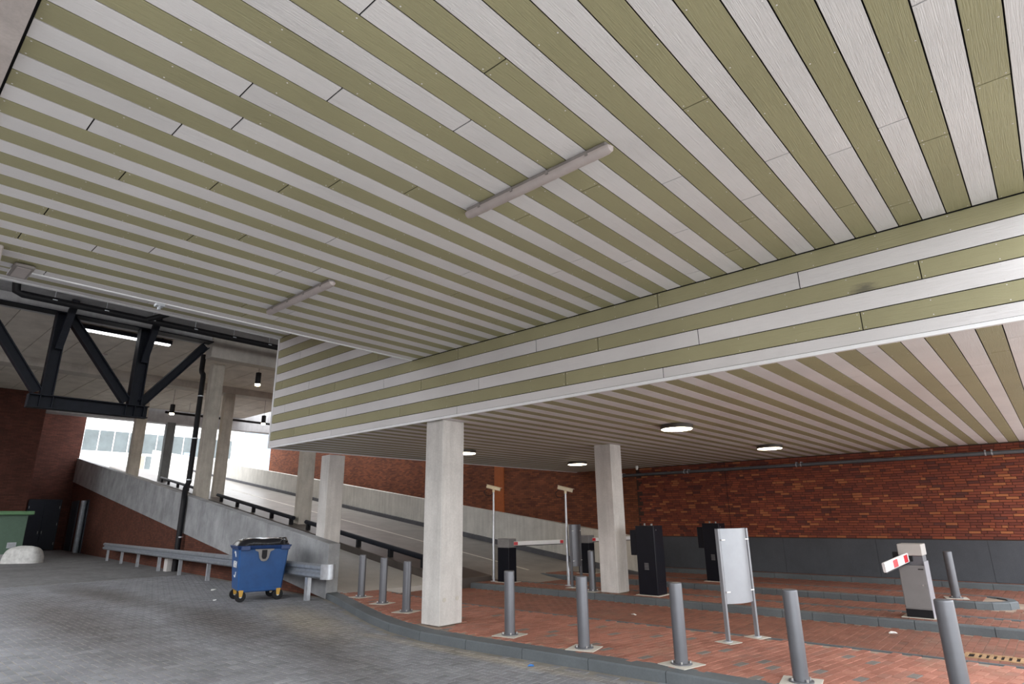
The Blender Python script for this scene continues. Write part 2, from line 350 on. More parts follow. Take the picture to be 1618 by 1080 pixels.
def place_boards(par, rows, z, rb, limit=300):
    rows = [r for r in rows if seen(r[0], r[1], z, 500) or seen(r[0], r[1] + r[2], z, 500) or seen(r[0], r[1] + r[2] / 2, z, 500)]
    rows.sort(key=lambda r: dist(r[0], r[1] + r[2] / 2, z))
    rest = {0: MB(), 1: MB()}
    for i, (x, y, ln, wd, k) in enumerate(rows):
        g = k % 2 == 0
        if i < limit: inst('board', board_mesh('y', ln, wd, M['gy' if g else 'wy']), par, (x, y, z))
        else: rest[0 if g else 1].box(x - wd / 2, x + wd / 2, y, y + ln, z, z + .009)
        if rb is not None and wd > .1:
            n = max(1, round((ln - .06) / .62))
            for j in range(n + 1):
                yy = y + .03 + (ln - .06) * j / n
                for sx in (-1, 1): rivet(rb, (x + sx * (wd / 2 - .022), yy, z), 'z')
    for g in (0, 1):
        if rest[g].v: tag(rest[g].build('board', M['gy' if g == 0 else 'wy'], par), kind='stuff')
ceil = slab('ceiling', -8.45, XR, .24, YF, ZU + .035, 5.2, M['gap'], 'upper soffit of alternating olive and white boards', 'ceiling')
rb = MB(); place_boards(ceil, soffit_rows(ceil, -8.455, XR, .25, YF - .006, ZU, JOINT, rb), ZU, rb); tag(rb.build('rivet', M['rivet_w'], ceil), kind='stuff')
cout = slab('ceiling', -13.7, -8.45, .3, YF, ZO + .035, 6.5, M['gap'], 'higher strip of striped soffit beyond the white edge profile', 'ceiling')
place_boards(cout, soffit_rows(cout, -13.66, -8.47, .32, YF - .006, ZO, {}, None), ZO, None)
clow = slab('ceiling', -13.68, XR, YF + .1, 19.1, ZL + .035, 3.8, M['gap'], 'lower soffit of striped boards above the barrier lanes', 'ceiling')
rb = MB(); place_boards(clow, soffit_rows(clow, -13.66, XR, YF + .03, 19.09, ZL, {}, rb), ZL, rb); tag(rb.build('rivet', M['rivet_w'], clow), kind='stuff')
# fascia ------------------------------------------------------------------
fas = slab('wall_front', -13.7, XR, YF + .035, YF + .1, ZL + .03, 6.4, M['gap'], 'striped board fascia above the concrete columns', 'fascia')
FJ = {-6: -3.45, -5: -4.98, -4: -2.94, -3: -4.40, -2: -5.51, -1: -3.44, 0: -12.11, 1: -9.54, 2: -11.31, 3: -10.2, 4: -12.62, 5: -12.11, 6: -10.9, 7: -12.0}
rb = MB()
for k in range(-6, 8):
    z0 = 4.55 + .2 * k; z1 = z0 + .2
    if k == -6: z0 = 3.415
    if k == 7: z1 = 6.07
    if z1 > 6.08: continue
    zc = (z0 + z1) / 2; wd = z1 - z0 - GAP; x_hi = XR if k < 0 else -8.47
    x = FJ[k] - 3.8 * 4; cuts = [-13.68]
    while x < x_hi:
        if x > -13.6: cuts.append(x)
        x += 3.8
    cuts.append(x_hi)
    for c0, c1 in zip(cuts[:-1], cuts[1:]):
        inst('board', board_mesh('x', c1 - c0 - GAP, wd, M['gx' if k % 2 else 'wx']), fas, (c0 + GAP / 2, YF, zc))
        n = max(1, round((c1 - c0) / .62))
        for j in range(n + 1):
            xx = c0 + .03 + (c1 - c0 - .06) * j / n
            for sz in (-1, 1): rivet(rb, (xx, YF, zc + sz * (wd / 2 - .022)), 'y')
tag(rb.build('rivet', M['rivet_w'], fas), kind='stuff')
struct('trim_1', MB().box(-13.7, XR, YF - .014, YF + .03, ZL - .008, 3.413), M['trim'], .002, 'white metal edge profile along the bottom of the striped fascia', 'trim')
struct('trim_2', MB().box(-13.74, -13.68, YF - .01, YF + .1, ZL, 6.1), M['trim'], .002, 'white vertical corner profile at the left end of the fascia', 'trim')
struct('trim_3', MB().box(-8.49, -8.455, .95, YF - .02, ZU - .012, ZU + .06), M['trim'], .003, 'white edge profile along the left side of the upper soffit', 'trim')
struct('trim_4', MB().box(-13.74, -13.66, .3, YF - .02, ZO - .02, ZO + .1), M['trim'], .003, 'thin pale edge profile of the higher soffit above the truss', 'trim')
struct('trim_5', MB().box(-13.73, -13.66, YF + .1, 19.1, ZL - .012, ZL + .2), M['trim'], .003, 'thin pale edge profile on the left side of the lower soffit', 'trim')
slab('wall_upper', -8.45, -8.2, .24, YF, 4.7, 7.5, M['gap'], 'hidden upright face between the two soffit levels', 'wall')
slab('ceiling', -13.7, XR, .24, 19.1, 6.5, 7.6, M['conc_beam'], 'unseen upper storey slab keeping sky light out of the canopy', 'slab')  # out of view; put in so no sky light leaks through
slab('wall_upper', -13.68, XR, 18.9, 19.1, 3.9, 6.5, M['conc_beam'], 'upper storey wall above the lane soffit', 'wall')
slab('wall_upper', -13.68, -13.5, 6.9, 19.1, 3.6, 7.6, M['conc_beam'], 'side wall of the upper storey over the ramp', 'wall')
struct('trim_6', MB().box(-9, XR, -.35, .235, 4.50, 5.3), M['conc_pink'], 0, 'concrete edge beam at the upper left corner', 'beam')
# back wall ------------------------------------------------------------------
wb = slab('wall_back', -11.15, .9, 19.1, 19.4, 0, 3.8, M['mortar'], 'red brick wall behind the barrier lanes with dark panel base', 'wall')
bm_ = {}
def brick_mesh(l, wd, h, mat, ax, key):
    kk = (round(l, 3), round(wd, 3), key)
    if kk not in bm_:
        mb = MB()
        if ax == 'wall':
            c = .004; x, z = l / 2, wd / 2
            mb.add([(-x, 0, -z), (x, 0, -z), (x, 0, z), (-x, 0, z), (-x + c, -h, -z + c), (x - c, -h, -z + c), (x - c, -h, z - c), (-x + c, -h, z - c)],
                   [(4, 5, 6, 7), (0, 1, 5, 4), (1, 2, 6, 5), (2, 3, 7, 6), (3, 0, 4, 7)])
        bm_[kk] = mb.mesh('brick', mat)
    return bm_[kk]
pieces = []
row = 0; z = 1.10
while z < 3.36:
    x = -11.1 + random.choice((0, .065, .13, .195))
    while x < .7:
        l = random.choice((.25, .25, .25, .25, .12))
        if x + l < .9: pieces.append((x + l / 2, z + .03, l - .008, .058, random.uniform(.008, .016)))
        x += l
    z += .0665; row += 1
pieces.sort(key=lambda p: dist(p[0], 19.1, p[1]))
rest = MB(); rest.raw = False
vis = [p for p in pieces if seen(p[0], 19.1, p[1], 0)]; sing = set(id(p) for p in vis[:300])
for p in pieces:
    if id(p) in sing: inst('brick', brick_mesh(p[2], p[3], .012, M['wallbrick'], 'wall', 'w'), wb, (p[0], 19.1, p[1]))
    else:
        x, z, y = p[2] / 2, p[3] / 2, 19.1; c = .004; h = p[4]
        rest.add([(p[0] - x, y, p[1] - z), (p[0] + x, y, p[1] - z), (p[0] + x, y, p[1] + z), (p[0] - x, y, p[1] + z),
                  (p[0] - x + c, y - h, p[1] - z + c), (p[0] + x - c, y - h, p[1] - z + c), (p[0] + x - c, y - h, p[1] + z - c), (p[0] - x + c, y - h, p[1] + z - c)],
                 [(4, 5, 6, 7), (0, 1, 5, 4), (1, 2, 6, 5), (2, 3, 7, 6), (3, 0, 4, 7)])
tag(rest.build('brick', M['wallbrick'], wb), kind='stuff')
x = -11.15
while x < .8:
    MB().box(x + .003, min(x + 2.4, .9) - .003, 19.07, 19.1, .12, 1.075).build('panel', M['panel'], wb, .002); x += 2.4
MB().box(-7.876, -7.864, 19.083, 19.1, 1.08, 3.38).build('expansion_joint', M['black_m'], wb)
# brick wall and parapet along the far side of the ramp
def rampbox(s0, s1, v0, v1, zb0, zt0, zb1, zt1):
    vs = [W(s0, v0, zb0), W(s0, v1, zb0), W(s1, v1, zb1), W(s1, v0, zb1), W(s0, v0, zt0), W(s0, v1, zt0), W(s1, v1, zt1), W(s1, v0, zt1)]
    return MB().add(vs, [(3, 2, 1, 0), (4, 5, 6, 7), (0, 1, 5, 4), (1, 2, 6, 5), (2, 3, 7, 6), (3, 0, 4, 7)])
wf = struct('wall_far', rampbox(-1.45, 31.5, 11.0, 11.3, -.3, 9, -.3, 9), M['brick_x'], 0, 'red brick wall behind the far ramp parapet', 'wall')
rampbox(5.45, 6.05, 10.96, 11.0, .5, 3.95, .5, 3.95).build('orange_panel', M['orange'], wf)
struct('wall_parapet', rampbox(-2.6, 60, 9.5, 9.8, -.6, 1.07, 5.0, 9.2), M['conc_far'], .01, 'pale concrete parapet on the far side of the ramp', 'parapet')
struct('trim_7', rampbox(-2.6, 45, 9.35, 9.5, -.6, .04, 5.7, 6.2), M['kerb_dark'], 0, 'dark kerb along the foot of the far ramp parapet', 'kerb')
# near parapet + brick below
struct('wall_parapet', rampbox(-.35, 38.6, 0, .3, -.02, 1.2, 4.55, 6.2), M['conc_par'], .012, 'stained concrete ramp parapet behind the blue bin', 'parapet')
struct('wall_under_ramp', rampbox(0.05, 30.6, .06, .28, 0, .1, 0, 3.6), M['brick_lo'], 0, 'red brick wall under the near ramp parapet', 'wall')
slab('floor', -60, .9, 8.7, 30, -.8, -.305, M['asph'], 'ground beneath the ramp and behind the brick wall', 'ground')
# ramp surfaces
rp = struct('floor', rampbox(-1.7, 45, 4.4, 9.5, -.35, -.01, 5.6, 6.06), M['ramp'], 0, 'grey ramp roadway climbing to the left', 'ramp')
rl = MB()
for (sa, sb) in ((-.2, 44),): rl.add([W(sa, 6.75, rz_(sa) + .004), W(sa, 6.85, rz_(sa) + .004), W(sb, 6.85, rz_(sb) + .004), W(sb, 6.75, rz_(sb) + .004)], [(0, 1, 2, 3)])
rl.build('lane_marking', M['line'], rp)
struct('floor', rampbox(-.7, 45, .3, 3.0, -.2, .12, 5.6, 6.06), M['ramp_near'], 0, 'pale walkway beside the near ramp parapet', 'walkway')
struct('trim_8', rampbox(-1.2, 44, 3.0, 4.4, -.2, .25, 5.6, 6.13), M['strip'], .01, 'dark raised strip carrying the low ramp rails', 'kerb')
slab('floor', -200, -57, -60, 80, -1, 5.9, M['bwall'], 'bright street at the top of the ramp', 'road')  # facade white puts the street's glare into its colour
# upper deck
DZ = 8.7
def deck(x0, x1, y0, y1, lab):
    d = slab('ceiling', x0, x1, y0, y1, DZ + .03, DZ + .5, M['conc_beam'], lab, 'deck')
    y = y0
    while y < y1 - .1:
        MB().box(x0 + .02, x1 - .02, y + .012, y + 1.188, DZ, DZ + .03).build('plank', M['conc_deck'], d, .006); y += 1.2
deck(-32.4, -24.1, -4, 17.6, 'concrete plank deck above the steel truss'); deck(-42.2, -33.0, -4, 18.8, 'bright concrete plank deck beyond the second beam')
slab('ceiling', -23.6, -13.8, -4, 23, 8.8, 9.3, M['conc_beam2'], 'dark slab between the canopy and the truss beam', 'slab')
tag(MB().box(-24.1, -23.6, -4, 8.95, 8.42, 9.5).build('concrete_beam', M['conc_beam2'], bevel=.02), 'grey concrete beam above the steel truss', 'beam')
tag(MB().box(-24.15, -23.6, 8.97, 23, 7.88, 9.5).build('concrete_beam', M['conc_beam'], bevel=.02), 'deep brown concrete beam right of the downpipe column', 'beam')
tag(MB().box(-33.3, -32.4, -4, 18, 8.35, 9.5).build('concrete_beam', M['conc_beam'], bevel=.02), 'second concrete beam crossing behind the truss', 'beam')
tag(MB().box(-43.1, -42.4, 7.32, 22.5, 7.87, 9.5).build('concrete_beam', M['conc_beam2'], bevel=.02), 'outermost concrete beam against the white sky', 'beam')
# far left walls
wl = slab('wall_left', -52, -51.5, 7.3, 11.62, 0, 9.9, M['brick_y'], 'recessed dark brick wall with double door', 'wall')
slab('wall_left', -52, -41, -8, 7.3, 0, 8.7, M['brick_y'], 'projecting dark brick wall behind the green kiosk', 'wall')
slab('wall_left', -60, -41, -60, -8, 0, 12, M['brick_y'], 'unseen brick block extended on the left to cut low sky light', 'wall')  # out of view; widened and raised to block low sky
slab('wall_sky_blocker', -41, 3, -22, -16, 0, 7, M['brick_lo'], 'added unseen brick block across the road, holding back sky light', 'wall')  # out of view; added to dim the light reaching the soffit

slab('ceiling', -52, -43.1, 3, 11.6, 10, 10.4, M['conc_beam'], 'added unseen slab shading the recess of the double door', 'slab')  # out of view; added to keep sky light off the recessed wall
# ------------------------------------------------------------------ columns
def column(p, wx, wy, z0, z1, mat, label, rz=0):
    o = MB().box(-wx / 2, wx / 2, -wy / 2, wy / 2, 0, z1 - z0).build('concrete_column', mat, bevel=.012); o.location = (p[0], p[1], z0)
    o.rotation_euler = (0, 0, rz); return tag(o, label, 'column')
c1 = column((-7.88, 7.09), .44, .5, .12, ZL, M['conc'], 'bright concrete column standing at the kerb, largest in view')
for dy in (-.15, .13): MB().cyl((.219, dy, .38), (.226, dy, .38), .035, n=16).cyl((.219, dy, .38), (.228, dy, .38), .018, n=12).build('anchor_plug', M['footing'], c1)
column((-7.89, 12.3), .46, .46, .12, ZL, M['conc'], 'concrete column on the first island beside the black ticket machine')
p = W(.78, .53, 0); column(p, .45, .45, .08, ZL, M['conc'], 'concrete column at the lower end of the ramp parapet', -TH)
p = W(11.4, .52, 0); column(p, .47, .47, 2.3, 7.9, M['conc_w'], 'tall concrete column on the parapet beside the black downpipe', -TH)
p = W(23.4, .52, 0); column(p, .6, .5, 3.9, 8.8, M['conc_w'], 'concrete column on the parapet below the end of the truss', -TH)
p = W(9.35, 3.75, 0); column(p, .46, .5, 1.35, 7.9, M['conc_w'], 'concrete column on the dark strip behind the blue bin', -TH)
p = W(19.6, 3.75, 0); column(p, .46, .5, 2.6, 8.4, M['conc_w'], 'brown lit concrete column halfway up the dark strip', -TH)
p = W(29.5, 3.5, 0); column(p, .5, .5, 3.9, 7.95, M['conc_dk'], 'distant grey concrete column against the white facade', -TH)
column((-7.98, .52), .44, .44, 0, ZU, M['conc_pink'], 'concrete column cut by the left edge of the picture')

# ------------------------------------------------------------------ kerbs
def kerb(path, wd, h, label, stone=1.0, side=1, mat=None, z0=0):
    root = thing('kerb', (0, 0, 0), label, 'kerb'); root['kind'] = 'structure'
    pts = [Vector((*p, 0)) for p in path]; seg = []; acc = 0
    res = [pts[0]]; d = stone
    for a, b in zip(pts[:-1], pts[1:]):
        L_ = (b - a).length; t = d
        while t <= L_: res.append(a.lerp(b, t / L_)); t += stone
        d = t - L_
    if (res[-1] - pts[-1]).length > .15: res.append(pts[-1])
    nrm = []
    for i in range(len(res)):
        t = (res[min(i + 1, len(res) - 1)] - res[max(i - 1, 0)]).normalized(); nrm.append(Vector((-t.y, t.x, 0)) * side)
    for i in range(len(res) - 1):
        a, b = res[i], res[i + 1]; t = (b - a).normalized() * .004; a = a + t; b = b - t; na, nb = nrm[i], nrm[i + 1]; c = .018
        prof = [(0, -.05), (0, h - c), (c, h), (wd, h), (wd, -.05)]
        vs = [a + na * q + Vector((0, 0, z0 + zz)) for q, zz in prof] + [b + nb * q + Vector((0, 0, z0 + zz)) for q, zz in prof]
        MB().add(vs, [tuple(range(5)), tuple(range(9, 4, -1))] + [(k, (k + 1) % 5, 5 + (k + 1) % 5, 5 + k) for k in range(5)]).build('kerb_stone', mat or M['kerb'], root)
    return root
KP = [(4.4, 6.5), (-3.8, 6.52), (-4.9, 6.47), (-5.9, 6.42), (-6.8, 6.38), (-7.7, 6.40), (-8.8, 6.62), (-9.8, 6.95), (-11.2, 7.5), (-12.4, 7.98), (-13.35, 8.3)]
kerb(KP, .27, .12, 'long grey kerb curving round the red pavement', side=-1)
kerb([(4.4, 9.16), (-3, 9.13), (-7.4, 8.98), (-10, 9.0), (-12.0, 9.3)], .07, .121, 'flush grey kerb edge between pavement and first lane', side=1)
def rnd_end(x, y0, y1, sgn, n=7):
    r = (y1 - y0) / 2; return [(x + sgn * r * math.sin(t), (y0 + y1) / 2 - r * math.cos(t)) for t in [math.pi * k / (n - 1) for k in range(n)]]
i1 = [(4.4, 11.78)] + rnd_end(-12.2, 11.78, 12.9, -1) + [(4.4, 12.9)]
kerb(i1, .15, .12, 'kerb round the first island under the barrier', side=-1, stone=.5)
i2 = [(-1.6, 14.85)] + rnd_end(-12.0, 14.85, 16.1, -1) + rnd_end(-1.6, 14.85, 16.1, 1)[::-1][0:]
kerb(i2, .15, .12, 'kerb round the second island with its rounded right end', side=-1, stone=.33)
kerb([(4.4, 18.72), (-11.1, 18.72)], .15, .12, 'kerb along the foot of the dark wall panels', side=-1)

# ------------------------------------------------------------------ paving pieces
def inside(poly, x, y):
    c = False; n = len(poly)
    for i in range(n):
        x1, y1 = poly[i]; x2, y2 = poly[(i + 1) % n]
        if (y1 > y) != (y2 > y) and x < (x2 - x1) * (y - y1) / (y2 - y1) + x1: c = not c
    return c
def paver_geo(l, wd, h, c=.004):
    x, y = l / 2, wd / 2
    return ([(-x, -y, -h), (x, -y, -h), (x, y, -h), (-x, y, -h), (-x + c, -y + c, 0), (x - c, -y + c, 0), (x - c, y - c, 0), (-x + c, y - c, 0)],
            [(4, 5, 6, 7), (0, 1, 5, 4), (1, 2, 6, 5), (2, 3, 7, 6), (3, 0, 4, 7)])
def pave(parent, poly, z, mat, pattern, rot, maxd, n_single, L_=.21, B_=.105, avoid=(), dmin=0, gap=.006, jit=.0015):
    xs = [p[0] for p in poly]; ys = [p[1] for p in poly]; cx = (min(xs) + max(xs)) / 2; cy = (min(ys) + max(ys)) / 2
    rad = math.hypot(max(xs) - min(xs), max(ys) - min(ys)) / 2 + .5; ca, sa = math.cos(rot), math.sin(rot)
    spots = []; n = int(rad / B_) + 2
    if pattern == 'herring':
        for j in range(-n, n):
            for i in range(-n, n):
                q = (i - j) % 4
                if q == 0: spots.append(((i + 1) * B_, (j + .5) * B_, 0))
                elif q == 3: spots.append(((i + .5) * B_, (j + 1) * B_ , 1)) if (i - j) % 4 == 3 else None
    else:
        for j in range(-n, n):
            o = (j % 2) * L_ / 2 + random.uniform(-.01, .01)
            for i in range(-n // 2 - 1, n // 2 + 1): spots.append((i * L_ + o, j * B_, 0))
    out = []
    for a, b, tt in spots:
        x = cx + a * ca - b * sa; y = cy + a * sa + b * ca
        if not inside(poly, x, y) or not seen(x, y, z, 160): continue
        d = dist(x, y, z)
        if d > maxd or any(ax0 < x < ax1 and ay0 < y < ay1 for ax0, ax1, ay0, ay1 in avoid): continue
        out.append((d, x, y, tt))
    out.sort(key=lambda t: (0 if seen(t[1], t[2], z, 0) else 1, t[0]))
    vs, fs = paver_geo(L_ - gap, B_ - gap, .02)
    me = MB().add(vs, fs).mesh('brick', mat); rest = MB()
    for i, (d, x, y, tt) in enumerate(out):
        r = rot + tt * math.pi / 2 + random.uniform(-.006, .006); zz = z + random.uniform(-jit, jit)
        if i < n_single: inst('brick', me, parent, (x, y, zz), r)
        else:
            c, s_ = math.cos(r), math.sin(r); rest.add([(x + p[0] * c - p[1] * s_, y + p[0] * s_ + p[1] * c, zz + p[2]) for p in vs], fs)
    if rest.v: tag(rest.build('brick', mat, parent), kind='stuff')
roadpoly = [(4.4, .7), (4.4, 6.42)] + [(x, y - .09) for x, y in KP[1:]] + [(-13.9, 8.2), (-22.9, 9.0), (-22.9, .7)]
pave(flo, roadpoly, 0, M['paver'], 'herring', 0, 30, 300, gap=.009)
pv = struct('floor', MB().prism([(4.4, 6.74), (-7.6, 6.64), (-8.8, 6.85), (-11.2, 7.75), (-13.2, 8.55), (-13.2, 9.6), (-12.0, 9.35), (-10, 9.0), (-7.4, 8.98), (4.4, 9.14)], -.05, .108), M['redsand'], 0, 'red brick pavement carrying the front row of bollards', 'pavement')
pave(pv, [(4.4, 6.85), (-7.6, 6.73), (-8.8, 6.95), (-11.2, 7.83), (-13.1, 8.65), (-13.1, 9.45), (-12.0, 9.25), (-10, 8.93), (-7.4, 8.91), (4.4, 9.06)], .12, M['redbrick'], 'run', math.radians(90 - 9.5), 30, 300,
     avoid=[(-8.2, -7.6, 6.75, 7.4)])
def isl(poly, lab):
    o = struct('floor', MB().prism(poly, -.05, .108), M['redsand'], 0, lab, 'island'); return o
def inset(pl, y0, y1, x0, x1): return [(x1, y0 + .19), (x0 + .3, y0 + .19), (x0, (y0 + y1) / 2), (x0 + .3, y1 - .19), (x1, y1 - .19)]
a1 = isl([(4.4, 11.93), (-12.2, 11.93), (-12.6, 12.34), (-12.2, 12.75), (4.4, 12.75)], 'red brick surface of the first island')
a2 = isl([(-1.6, 15.0), (-12, 15.0), (-12.45, 15.47), (-12, 15.95), (-1.6, 15.95), (-1.15, 15.47)], 'red brick surface of the second island')
a3 = isl([(4.4, 18.87), (-11.1, 18.87), (-11.1, 19.09), (4.4, 19.09)], 'narrow red strip at the foot of the dark wall panels')
pave(a1, inset(0, 11.78, 12.9, -12.4, 4.3), .12, M['lanebrick'], 'run', math.pi / 2, 24, 120, avoid=[(-8.15, -7.62, 12.05, 12.55)])
pave(a2, inset(0, 14.85, 16.1, -12.3, -1.5), .12, M['lanebrick'], 'run', math.pi / 2, 24, 80)
pave(a3, [(4.4, 18.9), (-11, 18.9), (-11, 19.05), (4.4, 19.05)], .12, M['lanebrick'], 'run', 0, 30, 30)
DR = (-1.33, -.72, 9.98, 10.34)
for (y0, y1, n1) in ((9.25, 11.73, 200), (12.98, 14.8, 60), (16.15, 18.68, 40)):
    pave(lan, [(4.3, y0 + .05), (-12.6, y0 + .05), (-12.6, y1 - .05), (4.3, y1 - .05)], 0, M['lanebrick'], 'run', math.pi / 2, 26, n1, avoid=[DR])
pave(lan, [(-1.0, 14.9), (-.9, 16.0), (4.3, 16.0), (4.3, 14.9)], 0, M['lanebrick'], 'run', math.pi / 2, 26, 20)
tag(MB().box(-.85, 4.3, 14.9, 15.0, 0, .006).box(-.85, 4.3, 15.5, 15.6, 0, .006).build('road_marking', M['white']), 'pair of white road lines running right from the island end', 'marking')

# ------------------------------------------------------------------ bollards
def bollard():
    t = thing('bollard', (0, 0, 0), '', 'bollard')
    MB().box(-.19, .19, -.19, .19, 0, .008).build('footing', M['footing'], t, .002)
    MB().lathe([(.12, .008), (.12, .02), (.115, .022)], 28).build('base_plate', M['steel_grey'], t, smooth=True)
    MB().lathe([(.0762, .02), (.0762, .855), (.0745, .866), (.068, .872), (.03, .874)], 32).build('post', M['steel_grey'], t, smooth=True)
    for a in range(4):
        x, y = .1 * math.cos(a * math.pi / 2 + .7), .1 * math.sin(a * math.pi / 2 + .7)
        MB().cyl((x, y, .02), (x, y, .045), .012, n=6).build('bolt', M['bolt'], t)
    return t
bl = bollard()
spots = [((-6.33, 7.02), 'front-row grey bollard just right of the kerbside column'), ((-4.97, 6.94), 'front-row grey bollard below the second round column lamp'),
         ((-3.60, 6.91), 'front-row grey bollard left of the silver sign'), ((-2.32, 6.96), 'front-row grey bollard right of the silver sign'),
         ((-.98, 6.95), 'nearest grey bollard, cut by the bottom right edge'), ((-1.93, 15.3), 'distant grey bollard on the island end, against the dark wall panels'),
         ((-11.85, 8.29), 'grey bollard nearest the ramp parapet end'), ((-10.62, 7.95), 'middle one of the three bollards left of the kerbside column'),
         ((-9.34, 7.53), 'grey bollard immediately left of the kerbside column'), ((-8.36, 12.1), 'dark grey bollard on the island beside the second column')]
spots[1] = (spots[1][0], 'front-row grey bollard, second to the right of the kerbside column')
for i, ((x, y), lab) in enumerate(spots):
    if i == 0: bl.location = (x, y, .12); bl['label'] = lab; bl['group'] = 'grey steel bollards'; bl.rotation_euler = (0, 0, .15)
    else: copy_thing(bl, (x, y, .12), lab, 'grey steel bollards', rz=random.uniform(-.25, .3))

# ------------------------------------------------------------------ sign frames
def sign(loc, rz, label, h=1.445, pw=.6, mat='signpanel'):
    t = thing('information_sign', loc, label, 'sign', rz)
    for sx in (-1, 1):
        MB().box(sx * pw / 2 - .12, sx * pw / 2 + .12, -.13, .13, 0, .006).build('footing', M['footing'], t)
        MB().lathe([(.055, .006), (.055, .018)], 16, (sx * pw / 2, 0, 0)).build('base_plate', M['galv_l'], t)
        MB().box(sx * pw / 2 - .018, sx * pw / 2 + .018, -.03, .03, .018, h).build('post', M['steel_grey'] if mat != 'signpanel' else M['galv_post'], t, .004)
        for zz in (h - .15, .62 if mat == 'signpanel' else .6):
            MB().box(sx * (pw / 2 - .05) - .035, sx * (pw / 2 - .05) + .035, -.052, -.036, zz - .008, zz + .008).build('clamp', M['white'], t)
    n = 12; vs = []; hw = pw / 2 - .03
    for zz in (.47, h):
        for off in (0, .006):
            for k in range(n + 1):
                u = -1 + 2 * k / n; vs.append((u * hw, -.02 - .075 * (1 - u * u) + off, zz))
    m_ = n + 1; fs = []
    for k in range(n):
        fs += [(k, k + 1, 2 * m_ + k + 1, 2 * m_ + k), (m_ + k, 3 * m_ + k, 3 * m_ + k + 1, m_ + k + 1), (k, m_ + k, m_ + k + 1, k + 1), (2 * m_ + k, 2 * m_ + k + 1, 3 * m_ + k + 1, 3 * m_ + k)]
    fs += [(0, 2 * m_, 3 * m_, m_), (n, m_ + n, 3 * m_ + n, 2 * m_ + n)]
    MB().add(vs, fs).build('sign_panel', M[mat], t, smooth=True)
    return t
sign((-3.6, 8.725, .12), math.atan2(.57, .17), 'blank silver curved sign panel on two posts on the red pavement')
sign((-9.2, 12.66, .12), math.radians(100), 'narrow dark grey sign panel seen edge-on behind the front bollards', pw=.52, mat='steel_grey')

# ------------------------------------------------------------------ ticket machines
def ticket(loc, label):
    t = thing('ticket_machine', loc, label, 'ticket machine')
    MB().box(-.28, .28, -.26, .30, 0, .012).build('footing', M['footing'], t)
    b = MB().box(-.225, .225, -.2, .2, .012, 1.42).build('body', M['black'], t, .006)
    MB().box(.223, .228, -.165, .165, .25, 1.36).build('side_door', M['black'], b, .002)
    MB().cyl((.226, -.1, 1.33), (.234, -.1, 1.33), .012, n=10).build('lock', M['bolt'], b)
    lv = MB()
    for k in range(5): lv.box(-.05, .05, -.206, -.199, .52 + k * .03, .532 + k * .03)
    tag(lv.build('louvre', M['hood'], b), kind='stuff')
    MB().box(-.42, -.225, -.12, .16, .80, 1.33).build('card_reader', M['black'], t, .01)
    MB().cyl((-.1, 0, 1.42), (-.1, 0, 1.47), .02, n=10).build('antenna', M['greyplate'], t); MB().cyl((.06, .02, 1.42), (.06, .02, 1.46), .025, n=10).build('antenna', M['greyplate'], t)
    return t
ticket((-6.95, 12.33, .12), 'black ticket machine on the first island right of the column')
ticket((-6.98, 15.78, .12), 'farther black ticket machine partly behind the silver sign')
tag(MB().cyl((-9.0, 15.4, .12), (-9.0, 15.4, 1.0), .02, n=10).cyl((-9.0, 15.4, .12), (-9.0, 15.4, .13), .09, n=16).build('thin_post', M['galv']), 'thin grey post standing behind the near ticket machine', 'post')

# ------------------------------------------------------------------ barriers
def boom(mb_len, prof_h, parent, length, bands, mat='white', text=False):
    """boom lying along local -Y from the origin"""
    h, d = prof_h / 2, .022
    ring = [(-d, -h * .8), (-d * .6, -h), (d * .6, -h), (d, -h * .8), (d, h * .8), (d * .6, h), (-d * .6, h), (-d, h * .8)]
    b = MB().add([(x, 0, z) for x, z in ring] + [(x, -length, z) for x, z in ring], [tuple(range(7, -1, -1)), tuple(range(8, 16))] + [(k, (k + 1) % 8, 8 + (k + 1) % 8, 8 + k) for k in range(8)]).build('boom', M['white'], parent)
    for (s0, s1) in bands: MB().box(-d - .0015, d + .0015, -s1, -s0, -h * .78, h * .78).build('red_band', M['red'], b)
    MB().box(-.012, .012, -length + .01, 0, -h - .018, -h).build('rubber_edge', M['black_m'], b)
    return b
t = thing('parking_barrier', (-2.06, 12.33, .12), 'grey parking barrier with short red and white boom, right of the sign', 'barrier')
MB().box(-.26, .24, -.24, .28, 0, .01).build('footing', M['footing'], t)
MB().box(-.185, .185, -.2, .2, .01, .13).build('plinth', M['black_m'], t, .003)
c = MB().box(-.185, .182, -.2, .2, .13, .80).build('cabinet', M['cab'], t, .004)
MB().box(.182, .192, -.2, .2, .01, .86).build('side_panel', M['cab_side'], c, .002)
MB().box(-.175, .172, -.206, -.199, .15, .765).build('door', M['cab'], c, .002); MB().cyl((.12, -.206, .5), (.12, -.215, .5), .012, n=12).build('lock', M['bolt'], c)
MB().box(.09, .165, -.210, -.204, .735, .75).build('nameplate', M['black_m'], c)
MB().box(-.12, .18, -.16, .16, .80, .96).build('drive_housing', M['steel_grey'], t, .004); MB().box(-.24, .04, -.19, -.1, .86, 1.0).build('boom_bracket', M['black_m'], t, .006)
MB().box(-.15, .19, -.21, .21, .95, 1.13).build('hood', M['cab_top'], t, .008)
bo = boom(0, .145, t, .84, ((.04, .17), (.40, .56))); bo.location = (-.03, -.2, .92); bo.rotation_euler = (math.radians(8), 0, math.radians(-14))
